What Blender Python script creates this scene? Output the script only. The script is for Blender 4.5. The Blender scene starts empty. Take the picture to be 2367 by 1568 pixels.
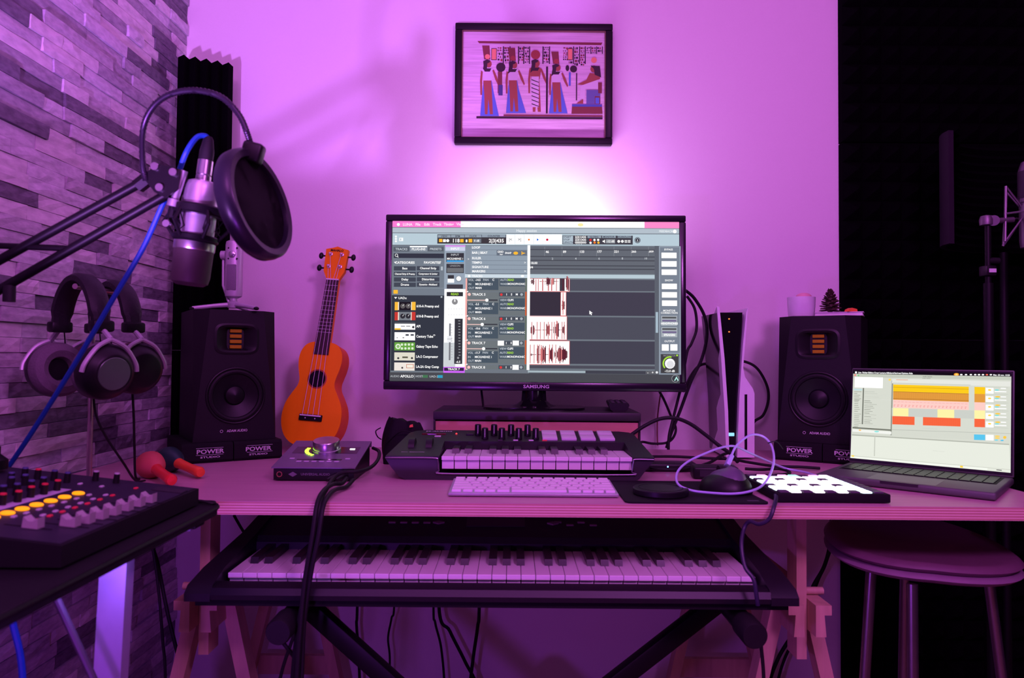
import bpy, bmesh, math, random
import numpy as np
from mathutils import Vector, Matrix, Euler
random.seed(7)
scene = bpy.context.scene
col = scene.collection
PI = math.pi
R = math.radians

# ---------------------------------------------------------------- camera
F, CX, CY = 1650.0, 1183.5, 784.0
EYE = Vector((0, 0, 0.9665))
PITCH, ROLL = R(1.53), R(0.45)
fwd = Vector((0, math.cos(PITCH), math.sin(PITCH)))
rgt0 = Vector((1, 0, 0)); up0 = rgt0.cross(fwd)
rgt = rgt0 * math.cos(ROLL) + up0 * math.sin(ROLL)
upv = rgt.cross(fwd)
cd = bpy.data.cameras.new('camera')
cam = bpy.data.objects.new('camera', cd); col.objects.link(cam)
cd.sensor_width = 36; cd.lens = F / 2367 * 36; cd.clip_start = 0.01
cam.matrix_world = Matrix(((rgt.x, upv.x, -fwd.x, EYE.x), (rgt.y, upv.y, -fwd.y, EYE.y), (rgt.z, upv.z, -fwd.z, EYE.z), (0, 0, 0, 1)))
cd.dof.use_dof = True; cd.dof.focus_distance = 1.6; cd.dof.aperture_fstop = 5.6
scene.camera = cam

# ---------------------------------------------------------------- light
scene.view_settings.view_transform = 'Standard'; scene.view_settings.look = 'None'
scene.view_settings.exposure = 0.0; scene.view_settings.gamma = 1.0
scene.view_settings.use_curve_mapping = False
w = bpy.data.worlds.new('world'); scene.world = w; w.use_nodes = True
w.node_tree.nodes['Background'].inputs[0].default_value = (0.30, 0.06, 0.42, 1)
w.node_tree.nodes['Background'].inputs[1].default_value = 0.025

def lamp(name, kind, loc, color, power, size=0.1, target=None):
    l = bpy.data.lights.new(name, kind); l.color = color; l.energy = power
    if kind == 'AREA': l.size = size
    else: l.shadow_soft_size = size
    o = bpy.data.objects.new(name, l); col.objects.link(o); o.location = loc
    if target is not None:
        o.rotation_euler = (Vector(target) - Vector(loc)).to_track_quat('-Z', 'Y').to_euler()
    return o
lamp('pink_room_lamp', 'POINT', (0.63, -0.19, 1.75), (0.87, 0.192, 1.03), 53, 0.16)
lamp('pink_fill_light', 'POINT', (-0.30, -0.75, 2.15), (0.90, 0.19, 1.03), 33, 0.30)  # unseen fill, added to lift the shadows of the room lamp
lamp('violet_floor_lamp', 'POINT', (-0.37, 0.28, 0.655), (0.42, 0.06, 1.0), 9.0, 0.03)
sp_ = lamp('violet_uplighter', 'SPOT', (-0.565, 0.30, 0.845), (0.58, 0.19, 1.0), 92, 0.025, (-0.46, 1.86, 2.30))
sp_.data.spot_size = R(47); sp_.data.spot_blend = 0.35

def P(px, py, Y):
    d = fwd + rgt * ((px - CX) / F) - upv * ((py - CY) / F)
    return EYE + d * (Y / d.y)

# ---------------------------------------------------------------- materials
MATS = {}
def lin(c):
    return tuple(((x / 255) / 12.92 if x / 255 <= 0.04045 else (((x / 255) + 0.055) / 1.055) ** 2.4) for x in c)
def mat(name, c, rough=0.5, metal=0.0, var=0.12, scale=40, bump=0.0, emit=0.0, spec=0.5, stretch=(1, 1, 1), c2=None, coord='Object', coat=0.0, trans=0.0):
    if name in MATS: return MATS[name]
    m = bpy.data.materials.new(name); m.use_nodes = True; MATS[name] = m
    nt = m.node_tree; N = nt.nodes; L = nt.links
    b = N['Principled BSDF']
    b.inputs['Roughness'].default_value = rough; b.inputs['Metallic'].default_value = metal
    b.inputs['Specular IOR Level'].default_value = spec
    b.inputs['Coat Weight'].default_value = coat
    b.inputs['Transmission Weight'].default_value = trans
    tc = N.new('ShaderNodeTexCoord'); mp = N.new('ShaderNodeMapping'); mp.inputs['Scale'].default_value = stretch
    L.new(tc.outputs[coord], mp.inputs[0])
    nz = N.new('ShaderNodeTexNoise'); nz.inputs['Scale'].default_value = scale; nz.inputs['Detail'].default_value = 5
    L.new(mp.outputs[0], nz.inputs['Vector'])
    mx = N.new('ShaderNodeMix'); mx.data_type = 'RGBA'
    mx.inputs[6].default_value = (*[x * (1 - var) for x in c], 1)
    mx.inputs[7].default_value = (*(c2 if c2 else [min(1, x * (1 + var)) for x in c]), 1)
    L.new(nz.outputs['Fac'], mx.inputs[0]); L.new(mx.outputs[2], b.inputs['Base Color'])
    if bump:
        bp = N.new('ShaderNodeBump'); bp.inputs['Strength'].default_value = bump; bp.inputs['Distance'].default_value = 0.002
        L.new(nz.outputs['Fac'], bp.inputs['Height']); L.new(bp.outputs[0], b.inputs['Normal'])
    if emit:
        L.new(mx.outputs[2], b.inputs['Emission Color']); b.inputs['Emission Strength'].default_value = emit
    return m
def colour_mat(name, emit):
    """colour from a mesh attribute: printed ink (emit=0) or lit pixels of a display (emit>0)"""
    m = bpy.data.materials.new(name); m.use_nodes = True; nt = m.node_tree; N = nt.nodes; L = nt.links
    a = N.new('ShaderNodeAttribute'); a.attribute_name = 'Col'; b = N['Principled BSDF']
    if emit:
        b.inputs['Base Color'].default_value = (0.004, 0.004, 0.004, 1); b.inputs['Roughness'].default_value = 0.6; b.inputs['Specular IOR Level'].default_value = 0.05
        L.new(a.outputs['Color'], b.inputs['Emission Color']); b.inputs['Emission Strength'].default_value = emit
    else:
        L.new(a.outputs['Color'], b.inputs['Base Color']); b.inputs['Roughness'].default_value = 0.8
    MATS[name] = m; return m

BLK = mat('black_plastic', (0.007, 0.0065, 0.008), 0.42, spec=0.3)
BLKM = mat('black_matte', (0.006, 0.0055, 0.007), 0.75, bump=0.1, spec=0.2)
GLOSS = mat('black_gloss', (0.006, 0.006, 0.007), 0.12)
BLKMET = mat('black_metal', (0.0045, 0.004, 0.005), 0.45, 0.0, spec=0.18)
RUB = mat('black_rubber', (0.008, 0.0075, 0.009), 0.6, spec=0.25)
FOAM = mat('acoustic_foam', (0.0022, 0.0018, 0.0026), 1.0, bump=0.25, scale=300, spec=0.02)
CHROME = mat('brushed_chrome', (0.62, 0.62, 0.64), 0.28, 1.0)
SILVER = mat('satin_silver', (0.50, 0.50, 0.53), 0.38, 0.85)
WHITE = mat('white_plastic', (0.78, 0.78, 0.78), 0.35, var=0.03)
KEYW = mat('white_key', (0.80, 0.79, 0.77), 0.25, var=0.03)
KEYB = mat('black_key', (0.016, 0.015, 0.017), 0.3)
PINE = mat('pine_wood', (0.52, 0.36, 0.24), 0.55, var=0.25, scale=14, stretch=(6, 6, 0.6), bump=0.1)
PLY = mat('plywood_top', (0.47, 0.26, 0.31), 0.45, var=0.16, scale=9, stretch=(0.7, 9, 9), bump=0.05)
REDP = mat('red_paint', (0.72, 0.035, 0.03), 0.35)
LET = mat('pale_lettering', (0.62, 0.62, 0.64), 0.5)
WALLM = mat('white_wall_paint', (0.80, 0.78, 0.77), 0.7, var=0.02, scale=220, bump=0.08)
SCREEN = colour_mat('display_pixels', 1.0)
INK = colour_mat('printed_ink', 0.0)

# ---------------------------------------------------------------- mesh builder
def frame(d):
    d = Vector(d).normalized()
    a = Vector((0, 0, 1)) if abs(d.z) < 0.9 else Vector((1, 0, 0))
    u = d.cross(a).normalized(); return u, u.cross(d).normalized(), d
_rb = {}
class G:
    def __init__(s): s.v = []; s.f = []; s.m = []; s.mi = 0
    def add(s, vs, fs, M=None):
        o = len(s.v)
        s.v += [tuple(M @ Vector(p)) if M else tuple(p) for p in vs]
        s.f += [tuple(i + o for i in f) for f in fs]; s.m += [s.mi] * len(fs); return s
    def box(s, c, d, M=None):
        x, y, z = c; a, b, e = d[0] / 2, d[1] / 2, d[2] / 2
        vs = [(x + i * a, y + j * b, z + k * e) for i in (-1, 1) for j in (-1, 1) for k in (-1, 1)]
        return s.add(vs, [(0, 1, 3, 2), (4, 6, 7, 5), (0, 4, 5, 1), (2, 3, 7, 6), (0, 2, 6, 4), (1, 5, 7, 3)], M)
    def bb(s, x0, x1, y0, y1, z0, z1, M=None):
        return s.box(((x0 + x1) / 2, (y0 + y1) / 2, (z0 + z1) / 2), (abs(x1 - x0), abs(y1 - y0), abs(z1 - z0)), M)
    def rbox(s, c, d, r=0.003, seg=2, M=None):
        bm = bmesh.new(); bmesh.ops.create_cube(bm, size=1)
        for v in bm.verts: v.co = Vector((v.co.x * d[0] + c[0], v.co.y * d[1] + c[1], v.co.z * d[2] + c[2]))
        bmesh.ops.bevel(bm, geom=bm.edges[:], offset=min(r, min(d) * 0.49), segments=seg, profile=0.5, affect='EDGES')
        bm.verts.index_update()
        s.add([v.co.copy() for v in bm.verts], [[v.index for v in f.verts] for f in bm.faces], M); bm.free(); return s
    def cyl(s, a, b, r, r2=None, n=16, caps=True, M=None):
        a, b = Vector(a), Vector(b); r2 = r if r2 is None else r2; u, w_, d = frame(b - a)
        vs = [p + (u * math.cos(t) + w_ * math.sin(t)) * q for p, q in ((a, r), (b, r2)) for t in [2 * PI * k / n for k in range(n)]]
        fs = [(k, n + k, n + (k + 1) % n, (k + 1) % n) for k in range(n)]
        if caps: fs += [tuple(range(n)), tuple(range(2 * n - 1, n - 1, -1))]
        return s.add(vs, fs, M)
    def lathe(s, prof, a=(0, 0, 0), d=(0, 0, 1), n=24, M=None, caps=True):
        a = Vector(a); u, w_, d = frame(d); k = len(prof)
        vs = [a + d * h + (u * math.cos(t) + w_ * math.sin(t)) * r for r, h in prof for t in [2 * PI * j / n for j in range(n)]]
        fs = [(i * n + j, (i + 1) * n + j, (i + 1) * n + (j + 1) % n, i * n + (j + 1) % n) for i in range(k - 1) for j in range(n)]
        if caps and prof[0][0] > 1e-6: fs.append(tuple(range(n)))
        if caps and prof[-1][0] > 1e-6: fs.append(tuple(range(k * n - 1, (k - 1) * n - 1, -1)))
        return s.add(vs, fs, M)
    def tube(s, pts, r, n=8, M=None):
        pts = [Vector(p) for p in pts]; K = len(pts); rr = r if isinstance(r, (list, tuple)) else [r] * K
        u = None; vs = []
        for i, p in enumerate(pts):
            t = (pts[min(i + 1, K - 1)] - pts[max(i - 1, 0)]).normalized()
            if u is None: u = frame(t)[0]
            u = (u - t * u.dot(t)).normalized(); w_ = t.cross(u)
            vs += [p + (u * math.cos(2 * PI * j / n) + w_ * math.sin(2 * PI * j / n)) * rr[i] for j in range(n)]
        fs = [(i * n + j, i * n + (j + 1) % n, (i + 1) * n + (j + 1) % n, (i + 1) * n + j) for i in range(K - 1) for j in range(n)]
        fs += [tuple(range(n - 1, -1, -1)), tuple(range((K - 1) * n, K * n))]
        return s.add(vs, fs, M)
    def prism(s, poly, a, b, ax='x', M=None):
        """poly in the plane across ax, run from a to b along it"""
        n = len(poly)
        def q(p, t): return {'x': (t, p[0], p[1]), 'y': (p[0], t, p[1]), 'z': (p[0], p[1], t)}[ax]
        vs = [q(p, a) for p in poly] + [q(p, b) for p in poly]
        fs = [(k, (k + 1) % n, n + (k + 1) % n, n + k) for k in range(n)] + [tuple(range(n - 1, -1, -1)), tuple(range(n, 2 * n))]
        return s.add(vs, fs, M)
    def ell(s, c, r, nu=20, nv=12, M=None):
        c = Vector(c); r = (r, r, r) if not isinstance(r, (tuple, list)) else r
        vs = [(c.x, c.y, c.z + r[2])]
        for i in range(1, nv):
            ph = PI * i / nv
            vs += [(c.x + r[0] * math.sin(ph) * math.cos(2 * PI * j / nu), c.y + r[1] * math.sin(ph) * math.sin(2 * PI * j / nu), c.z + r[2] * math.cos(ph)) for j in range(nu)]
        vs.append((c.x, c.y, c.z - r[2])); e = len(vs) - 1
        fs = [(0, 1 + j, 1 + (j + 1) % nu) for j in range(nu)]
        fs += [(1 + i * nu + j, 1 + (i + 1) * nu + j, 1 + (i + 1) * nu + (j + 1) % nu, 1 + i * nu + (j + 1) % nu) for i in range(nv - 2) for j in range(nu)]
        fs += [(e, 1 + (nv - 2) * nu + (j + 1) % nu, 1 + (nv - 2) * nu + j) for j in range(nu)]
        return s.add(vs, fs, M)
    def mesh(s, name):
        me = bpy.data.meshes.new(name); me.from_pydata(s.v, [], s.f)
        if any(s.m): me.polygons.foreach_set('material_index', s.m)
        bm = bmesh.new(); bm.from_mesh(me); bmesh.ops.recalc_face_normals(bm, faces=bm.faces); bm.to_mesh(me); bm.free()
        return me
    def build(s, name, m, parent=None, smooth=35):
        me = s.mesh(name)
        for x in (m if isinstance(m, (list, tuple)) else [m]): me.materials.append(x)
        if smooth:
            me.polygons.foreach_set('use_smooth', [True] * len(me.polygons)); me.set_sharp_from_angle(angle=R(smooth))
        return link(name, me, parent)
def link(name, me, parent=None, loc=None, rot=None):
    o = bpy.data.objects.new(name, me); col.objects.link(o)
    if parent is not None: o.parent = parent
    if loc is not None: o.location = loc
    if rot is not None: o.rotation_euler = rot
    return o
def tag(o, label, cat, group=None):
    o['label'] = label; o['category'] = cat
    if group: o['group'] = group
    return o
def thing(name, label, cat, loc=(0, 0, 0), rz=0.0, group=None, rot=None):
    o = bpy.data.objects.new(name, None); col.objects.link(o); o.empty_display_size = 0.02
    o.location = loc; o.rotation_euler = rot if rot else (0, 0, rz)
    return tag(o, label, cat, group)
def struct(o): o['kind'] = 'structure'; return o
def spline(pts, sub=8):
    pts = [Vector(p) for p in pts]; out = []
    for i in range(len(pts) - 1):
        a, b, c, d = pts[max(i - 1, 0)], pts[i], pts[i + 1], pts[min(i + 2, len(pts) - 1)]
        for k in range(sub):
            t = k / sub
            out.append(0.5 * ((2 * b) + (c - a) * t + (2 * a - 5 * b + 4 * c - d) * t * t + (3 * b - a - 3 * c + d) * t ** 3))
    return out + [pts[-1]]
def cable(name, label, pts, r, m, cat='cable', group=None, n=8, sub=8):
    w3 = [P(*p) if abs(p[1]) > 5 else Vector(p) for p in pts]
    return tag(G().tube(spline(w3, sub), r, n).build(name, m), label, cat, group)
_txt = {}
def glyphs(txt, align='CENTER', bold=0.0):
    k = (txt, align, bold)
    if k not in _txt:
        c = bpy.data.curves.new('lettering', 'FONT'); c.body = txt; c.size = 1; c.resolution_u = 2; c.align_x = align; c.align_y = 'CENTER'; c.offset = bold
        o = bpy.data.objects.new('lettering', c); col.objects.link(o); bpy.context.view_layer.update()
        me = bpy.data.meshes.new_from_object(o.evaluated_get(bpy.context.evaluated_depsgraph_get()))
        _txt[k] = ([tuple(v.co) for v in me.vertices], [tuple(p.vertices) for p in me.polygons])
        bpy.data.objects.remove(o); bpy.data.curves.remove(c); bpy.data.meshes.remove(me)
    return _txt[k]
def letter(txt, size, M, m, parent, name='lettering', bold=0.02, sx=1.0):
    """flat print: text plane x right, y up in matrix M"""
    vs, fs = glyphs(txt, 'CENTER', bold); g = G()
    g.add([(x * size * sx, y * size, 0) for x, y, z in vs], fs, M)
    return g.build(name, m, parent, 0)
FRONT = Matrix(((1, 0, 0, 0), (0, 0, -1, 0), (0, 1, 0, 0), (0, 0, 0, 1)))   # x right, y up, facing -Y
def at(x, y, z): return Matrix.Translation((x, y, z))

def homog(src, dst):
    A = []
    for (x, y), (u, v) in zip(src, dst):
        A.append([x, y, 1, 0, 0, 0, -u * x, -u * y, -u]); A.append([0, 0, 0, x, y, 1, -v * x, -v * y, -v])
    h = np.linalg.svd(np.array(A, float))[2][-1].reshape(3, 3)
    return lambda x, y: tuple((h @ (x, y, 1))[:2] / (h @ (x, y, 1))[2])
class Sheet:
    """flat coloured artwork on a w x h sheet in the local XZ plane, read in the units of quad"""
    def __init__(s, quad, w_, h_, step=0.00002):
        s.H = homog(quad, [(0, 0), (1, 0), (1, 1), (0, 1)]); s.w, s.h = w_, h_; s.v = []; s.f = []; s.c = []; s.k = 0; s.step = step
    def put(s, uv, faces, c, gain=1.0):
        s.k += 1; o = len(s.v); y = -s.step * s.k
        s.v += [((u - 0.5) * s.w, y, (0.5 - v) * s.h) for u, v in uv]
        s.f += [tuple(i + o for i in f) for f in faces]; s.c += [tuple(x * gain for x in lin(c))] * len(faces)
    def rect(s, x0, y0, x1, y1, c, gain=1.0):
        a = s.H(x0, y0); b = s.H(x1, y1)
        s.put([a, (b[0], a[1]), b, (a[0], b[1])], [(3, 2, 1, 0)], c, gain); s.k -= 0.6
    def poly(s, pts, c, gain=1.0):
        s.put([s.H(*p) for p in pts], [tuple(range(len(pts)))], c, gain); s.k -= 0.6
    def disc(s, x, y, r, c, gain=1.0, n=14, ry=None):
        s.poly([(x + r * math.cos(2 * PI * k / n), y + (ry or r) * math.sin(2 * PI * k / n)) for k in range(n)], c, gain)
    def text(s, x, y, size, t, c, al='CENTER', bold=0.015, gain=1.0, sx=1.0):
        vs, fs = glyphs(t, al, bold); u, v = s.H(x, y); du = s.H(x, y + size)[1] - v
        k = du * s.h / s.w
        s.put([(u + p[0] * k * sx, v - p[1] * du) for p in vs], fs, c, gain); s.k -= 0.6
    def build(s, name, m, parent, loc=(0, 0, 0)):
        me = bpy.data.meshes.new(name); me.from_pydata(s.v, [], s.f); me.materials.append(m)
        a = me.color_attributes.new('Col', 'FLOAT_COLOR', 'CORNER')
        a.data.foreach_set('color', [x for p, c in zip(me.polygons, s.c) for _ in range(p.loop_total) for x in (*c, 1.0)])
        return link(name, me, parent, loc)

# ================================================================ the room
YW, XL, XF, XR = 1.86, -0.86, 0.853, 1.90
ZC = 2.55
FLOORM = mat('floor_boards', (0.22, 0.13, 0.08), 0.5, var=0.2, scale=6, stretch=(8, 0.7, 1))
struct(G().bb(XL - 0.1, XR + 0.05, -1.6, YW + 0.05, -0.04, 0).build('floor', FLOORM))
struct(G().bb(XL - 0.1, XR + 0.05, -1.6, YW + 0.05, ZC, ZC + 0.04).build('ceiling', WALLM))
wall_back = struct(G().bb(XL - 0.1, XR + 0.05, YW, YW + 0.05, 0, ZC).build('wall_back', WALLM))
DARKW = mat('charcoal_wall', (0.012, 0.011, 0.013), 0.9)
struct(G().bb(XR, XR + 0.05, -1.6, YW, 0, ZC).build('wall_right', DARKW))
MORTAR = mat('stone_backing', (0.10, 0.095, 0.10), 0.95, bump=0.3)
wall_left = struct(G().bb(XL - 0.10, XL - 0.022, -1.6, YW, 0, ZC).build('wall_left', MORTAR))

def stone_mat(name, c, c2, sc):
    m = mat(name, c, 0.85, var=0.3, scale=sc, c2=c2, bump=0.35, stretch=(1, 1, 2.5))
    nt = m.node_tree; N = nt.nodes; L = nt.links
    mp = [n for n in N if n.type == 'MAPPING'][0]; oi = N.new('ShaderNodeObjectInfo')
    vm = N.new('ShaderNodeVectorMath'); vm.operation = 'SCALE'; vm.inputs[0].default_value = (37, 91, 53)
    L.new(oi.outputs['Random'], vm.inputs['Scale']); L.new(vm.outputs[0], mp.inputs['Location'])
    tc = [n for n in N if n.type == 'TEX_COORD'][0]; g = N.new('ShaderNodeNewGeometry')
    L.new(g.outputs['Position'], mp.inputs['Vector'])
    return m
STONES = [stone_mat('stone_cream', (0.50, 0.50, 0.50), (0.88, 0.86, 0.84), 38), stone_mat('stone_pale', (0.38, 0.39, 0.43), (0.84, 0.84, 0.86), 46),
          stone_mat('stone_grey', (0.16, 0.17, 0.20), (0.56, 0.55, 0.58), 44), stone_mat('stone_dark', (0.035, 0.037, 0.05), (0.26, 0.25, 0.29), 50),
          stone_mat('stone_mid', (0.28, 0.28, 0.32), (0.68, 0.66, 0.68), 52)]
WGT = [5, 5, 3, 3, 3]
def stone_unit():
    """unit stone: x 0..1 out of the wall, y and z -.5...5, with an uneven split face"""
    j = lambda a: random.uniform(-a, a)
    ny, nz = 4, 2; vs = []; fs = []
    for k in range(nz + 1):
        for i in range(ny + 1):
            e = (i in (0, ny)) or (k in (0, nz))
            vs.append((0.93 + j(0.05) if e else 0.99 + j(0.05), -0.5 + i / ny + (0 if i in (0, ny) else j(0.05)), -0.5 + k / nz))
    n = len(vs); vs += [(0, -0.5, -0.5), (0, 0.5, -0.5), (0, 0.5, 0.5), (0, -0.5, 0.5)]
    for k in range(nz):
        for i in range(ny):
            a = k * (ny + 1) + i; fs.append((a, a + 1, a + ny + 2, a + ny + 1))
    b = list(range(ny + 1)); t = [nz * (ny + 1) + i for i in range(ny + 1)]
    l = [k * (ny + 1) for k in range(nz + 1)]; r = [k * (ny + 1) + ny for k in range(nz + 1)]
    fs += [tuple([n] + [n + 1] + b[::-1]), tuple([n + 3] + t + [n + 2]), tuple([n, *l, n + 3]), tuple([n + 1, n + 2] + r[::-1])]
    return vs, fs
UNITS = [stone_unit() for _ in range(8)]
SMESH = {}
for u in range(8):
    for mi, sm in enumerate(STONES):
        g = G().add(*UNITS[u]); me = g.mesh('stone'); me.materials.append(sm); SMESH[u, mi] = me
RH = 0.0262
rest = G(); n_part = 0
row = 0
while row * RH < ZC - RH:
    z = (row + 0.5) * RH; y = YW - 0.001 - random.uniform(0, 0.05) * 0
    first = random.uniform(0.04, 0.2)
    while y > -1.2:
        wd = first if first else random.choice([0.07, 0.10, 0.13, 0.17, 0.21]) * random.uniform(0.85, 1.15)
        first = None
        dx = random.choice([0.021, 0.023, 0.025, 0.028]); mi = random.choices(range(5), WGT)[0]
        zt = EYE.z + 0.52 * y
        vis = 0.735 < z < zt and (y - wd / 2) > 1.14
        if vis and n_part < 300:
            o = link('stone', SMESH[random.randrange(8), mi], wall_left, (XL - 0.024, y - wd / 2, z))
            o.scale = (dx, wd - 0.0012, RH - 0.0010); n_part += 1
        else:
            rest.mi = mi
            rest.add([(XL - 0.024 + p[0] * dx, y - wd / 2 + p[1] * (wd - 0.0012), z + p[2] * (RH - 0.001)) for p in UNITS[random.randrange(8)][0]], UNITS[0][1])
        y -= wd
    row += 1
o = rest.build('stone_courses', STONES, wall_left, 0); o['kind'] = 'stuff'

# pyramid foam on the back wall
def foam_panel(nx, nz, p, base, h):
    g = G(); W, H = nx * p, nz * p
    vs = []; fs = []
    for k in range(nz + 1):
        for i in range(nx + 1): vs.append((i * p, -base, k * p))
    n0 = len(vs)
    for k in range(nz):
        for i in range(nx):
            vs.append(((i + 0.5) * p, -base - h, (k + 0.5) * p)); t = n0 + k * nx + i
            a = k * (nx + 1) + i; q = (a, a + 1, a + nx + 2, a + nx + 1)
            fs += [(q[e], q[(e + 1) % 4], t) for e in range(4)]
    g.add(vs, fs); b = len(vs)
    g.add([(0, 0, 0), (W, 0, 0), (W, 0, H), (0, 0, H), (0, -base, 0), (W, -base, 0), (W, -base, H), (0, -base, H)], [(0, 1, 5, 4), (1, 2, 6, 5), (2, 3, 7, 6), (3, 0, 4, 7), (0, 3, 2, 1)])
    return g
fp = foam_panel(10, 10, 0.0508, 0.022, 0.036).mesh('foam_panel'); fp.materials.append(FOAM)
for i in range(2):
    for k in range(5):
        link('foam_panel', fp, wall_back, (XF + i * 0.511, YW, 0.002 + k * 0.511))

# ridged foam strips in the corner
A, B = Vector((-0.826, 1.735, 0)), Vector((-0.712, 1.79, 0))
ax = (B - A).normalized(); wd = (B - A).length; ang = math.atan2(ax.y, ax.x)
poly = [(0, 0.028)]
NT = 5
for k in range(NT):
    poly += [(wd * k / NT, -0.002), (wd * (k + 0.5) / NT, -0.026)]
poly += [(wd, -0.002), (wd, 0.028)]
names = ['top ridged black foam block stacked in the corner by the stone wall', 'second ridged black foam block from the top of the corner stack',
         'third ridged black foam block from the top of the corner stack', 'lowest ridged black foam block, resting on the desk in the corner']
hs = [0.24, 0.24, 0.24, 0.24]; z = 1.70
for k in range(4):
    t = thing('foam_block', names[k], 'acoustic foam', (A.x, A.y, z - hs[k]), ang, 'ridged foam blocks in the corner')
    G().prism(poly, 0, hs[k] - 0.0015, 'z').build('foam_body', FOAM, t, 0)
    G().bb(0, wd, 0.028, 0.031, 0.001, hs[k] - 0.003).build('backing_board', BLKM, t, 0)
    z -= hs[k]

# ================================================================ desk
ZD, YF = 0.74, 1.117
EDGE = mat('plywood_edge', (0.50, 0.27, 0.20), 0.6, var=0.1)
nt = EDGE.node_tree; N = nt.nodes; L = nt.links
gp = N.new('ShaderNodeNewGeometry'); sx = N.new('ShaderNodeSeparateXYZ'); L.new(gp.outputs['Position'], sx.inputs[0])
mm = N.new('ShaderNodeMath'); mm.operation = 'MULTIPLY'; mm.inputs[1].default_value = 2 * PI / 0.0042; L.new(sx.outputs['Z'], mm.inputs[0])
sn = N.new('ShaderNodeMath'); sn.operation = 'SINE'; L.new(mm.outputs[0], sn.inputs[0])
rp = N.new('ShaderNodeMapRange'); rp.inputs['From Min'].default_value = 0.35; rp.inputs['From Max'].default_value = 0.9; L.new(sn.outputs[0], rp.inputs['Value'])
mx = N.new('ShaderNodeMix'); mx.data_type = 'RGBA'; mx.inputs[7].default_value = (0.86, 0.68, 0.56, 1)
old = [n for n in N if n.type == 'MIX'][0]; L.new(old.outputs[2], mx.inputs[6]); L.new(rp.outputs[0], mx.inputs[0])
L.new(mx.outputs[2], N['Principled BSDF'].inputs['Base Color'])
desk = thing('desk', 'long pale plywood desk top with striped layered edge on wooden trestles', 'desk', (0, YF, ZD))
g = G(); g.bb(-0.832, 0.895, 0.0015, YW - YF - 0.062, -0.001, 0)
g.build('surface_veneer', PLY, desk, 0)
G().bb(-0.832, 0.895, 0, YW - YF - 0.062, -0.0205, -0.001).build('layered_board', EDGE, desk, 0)

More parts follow.
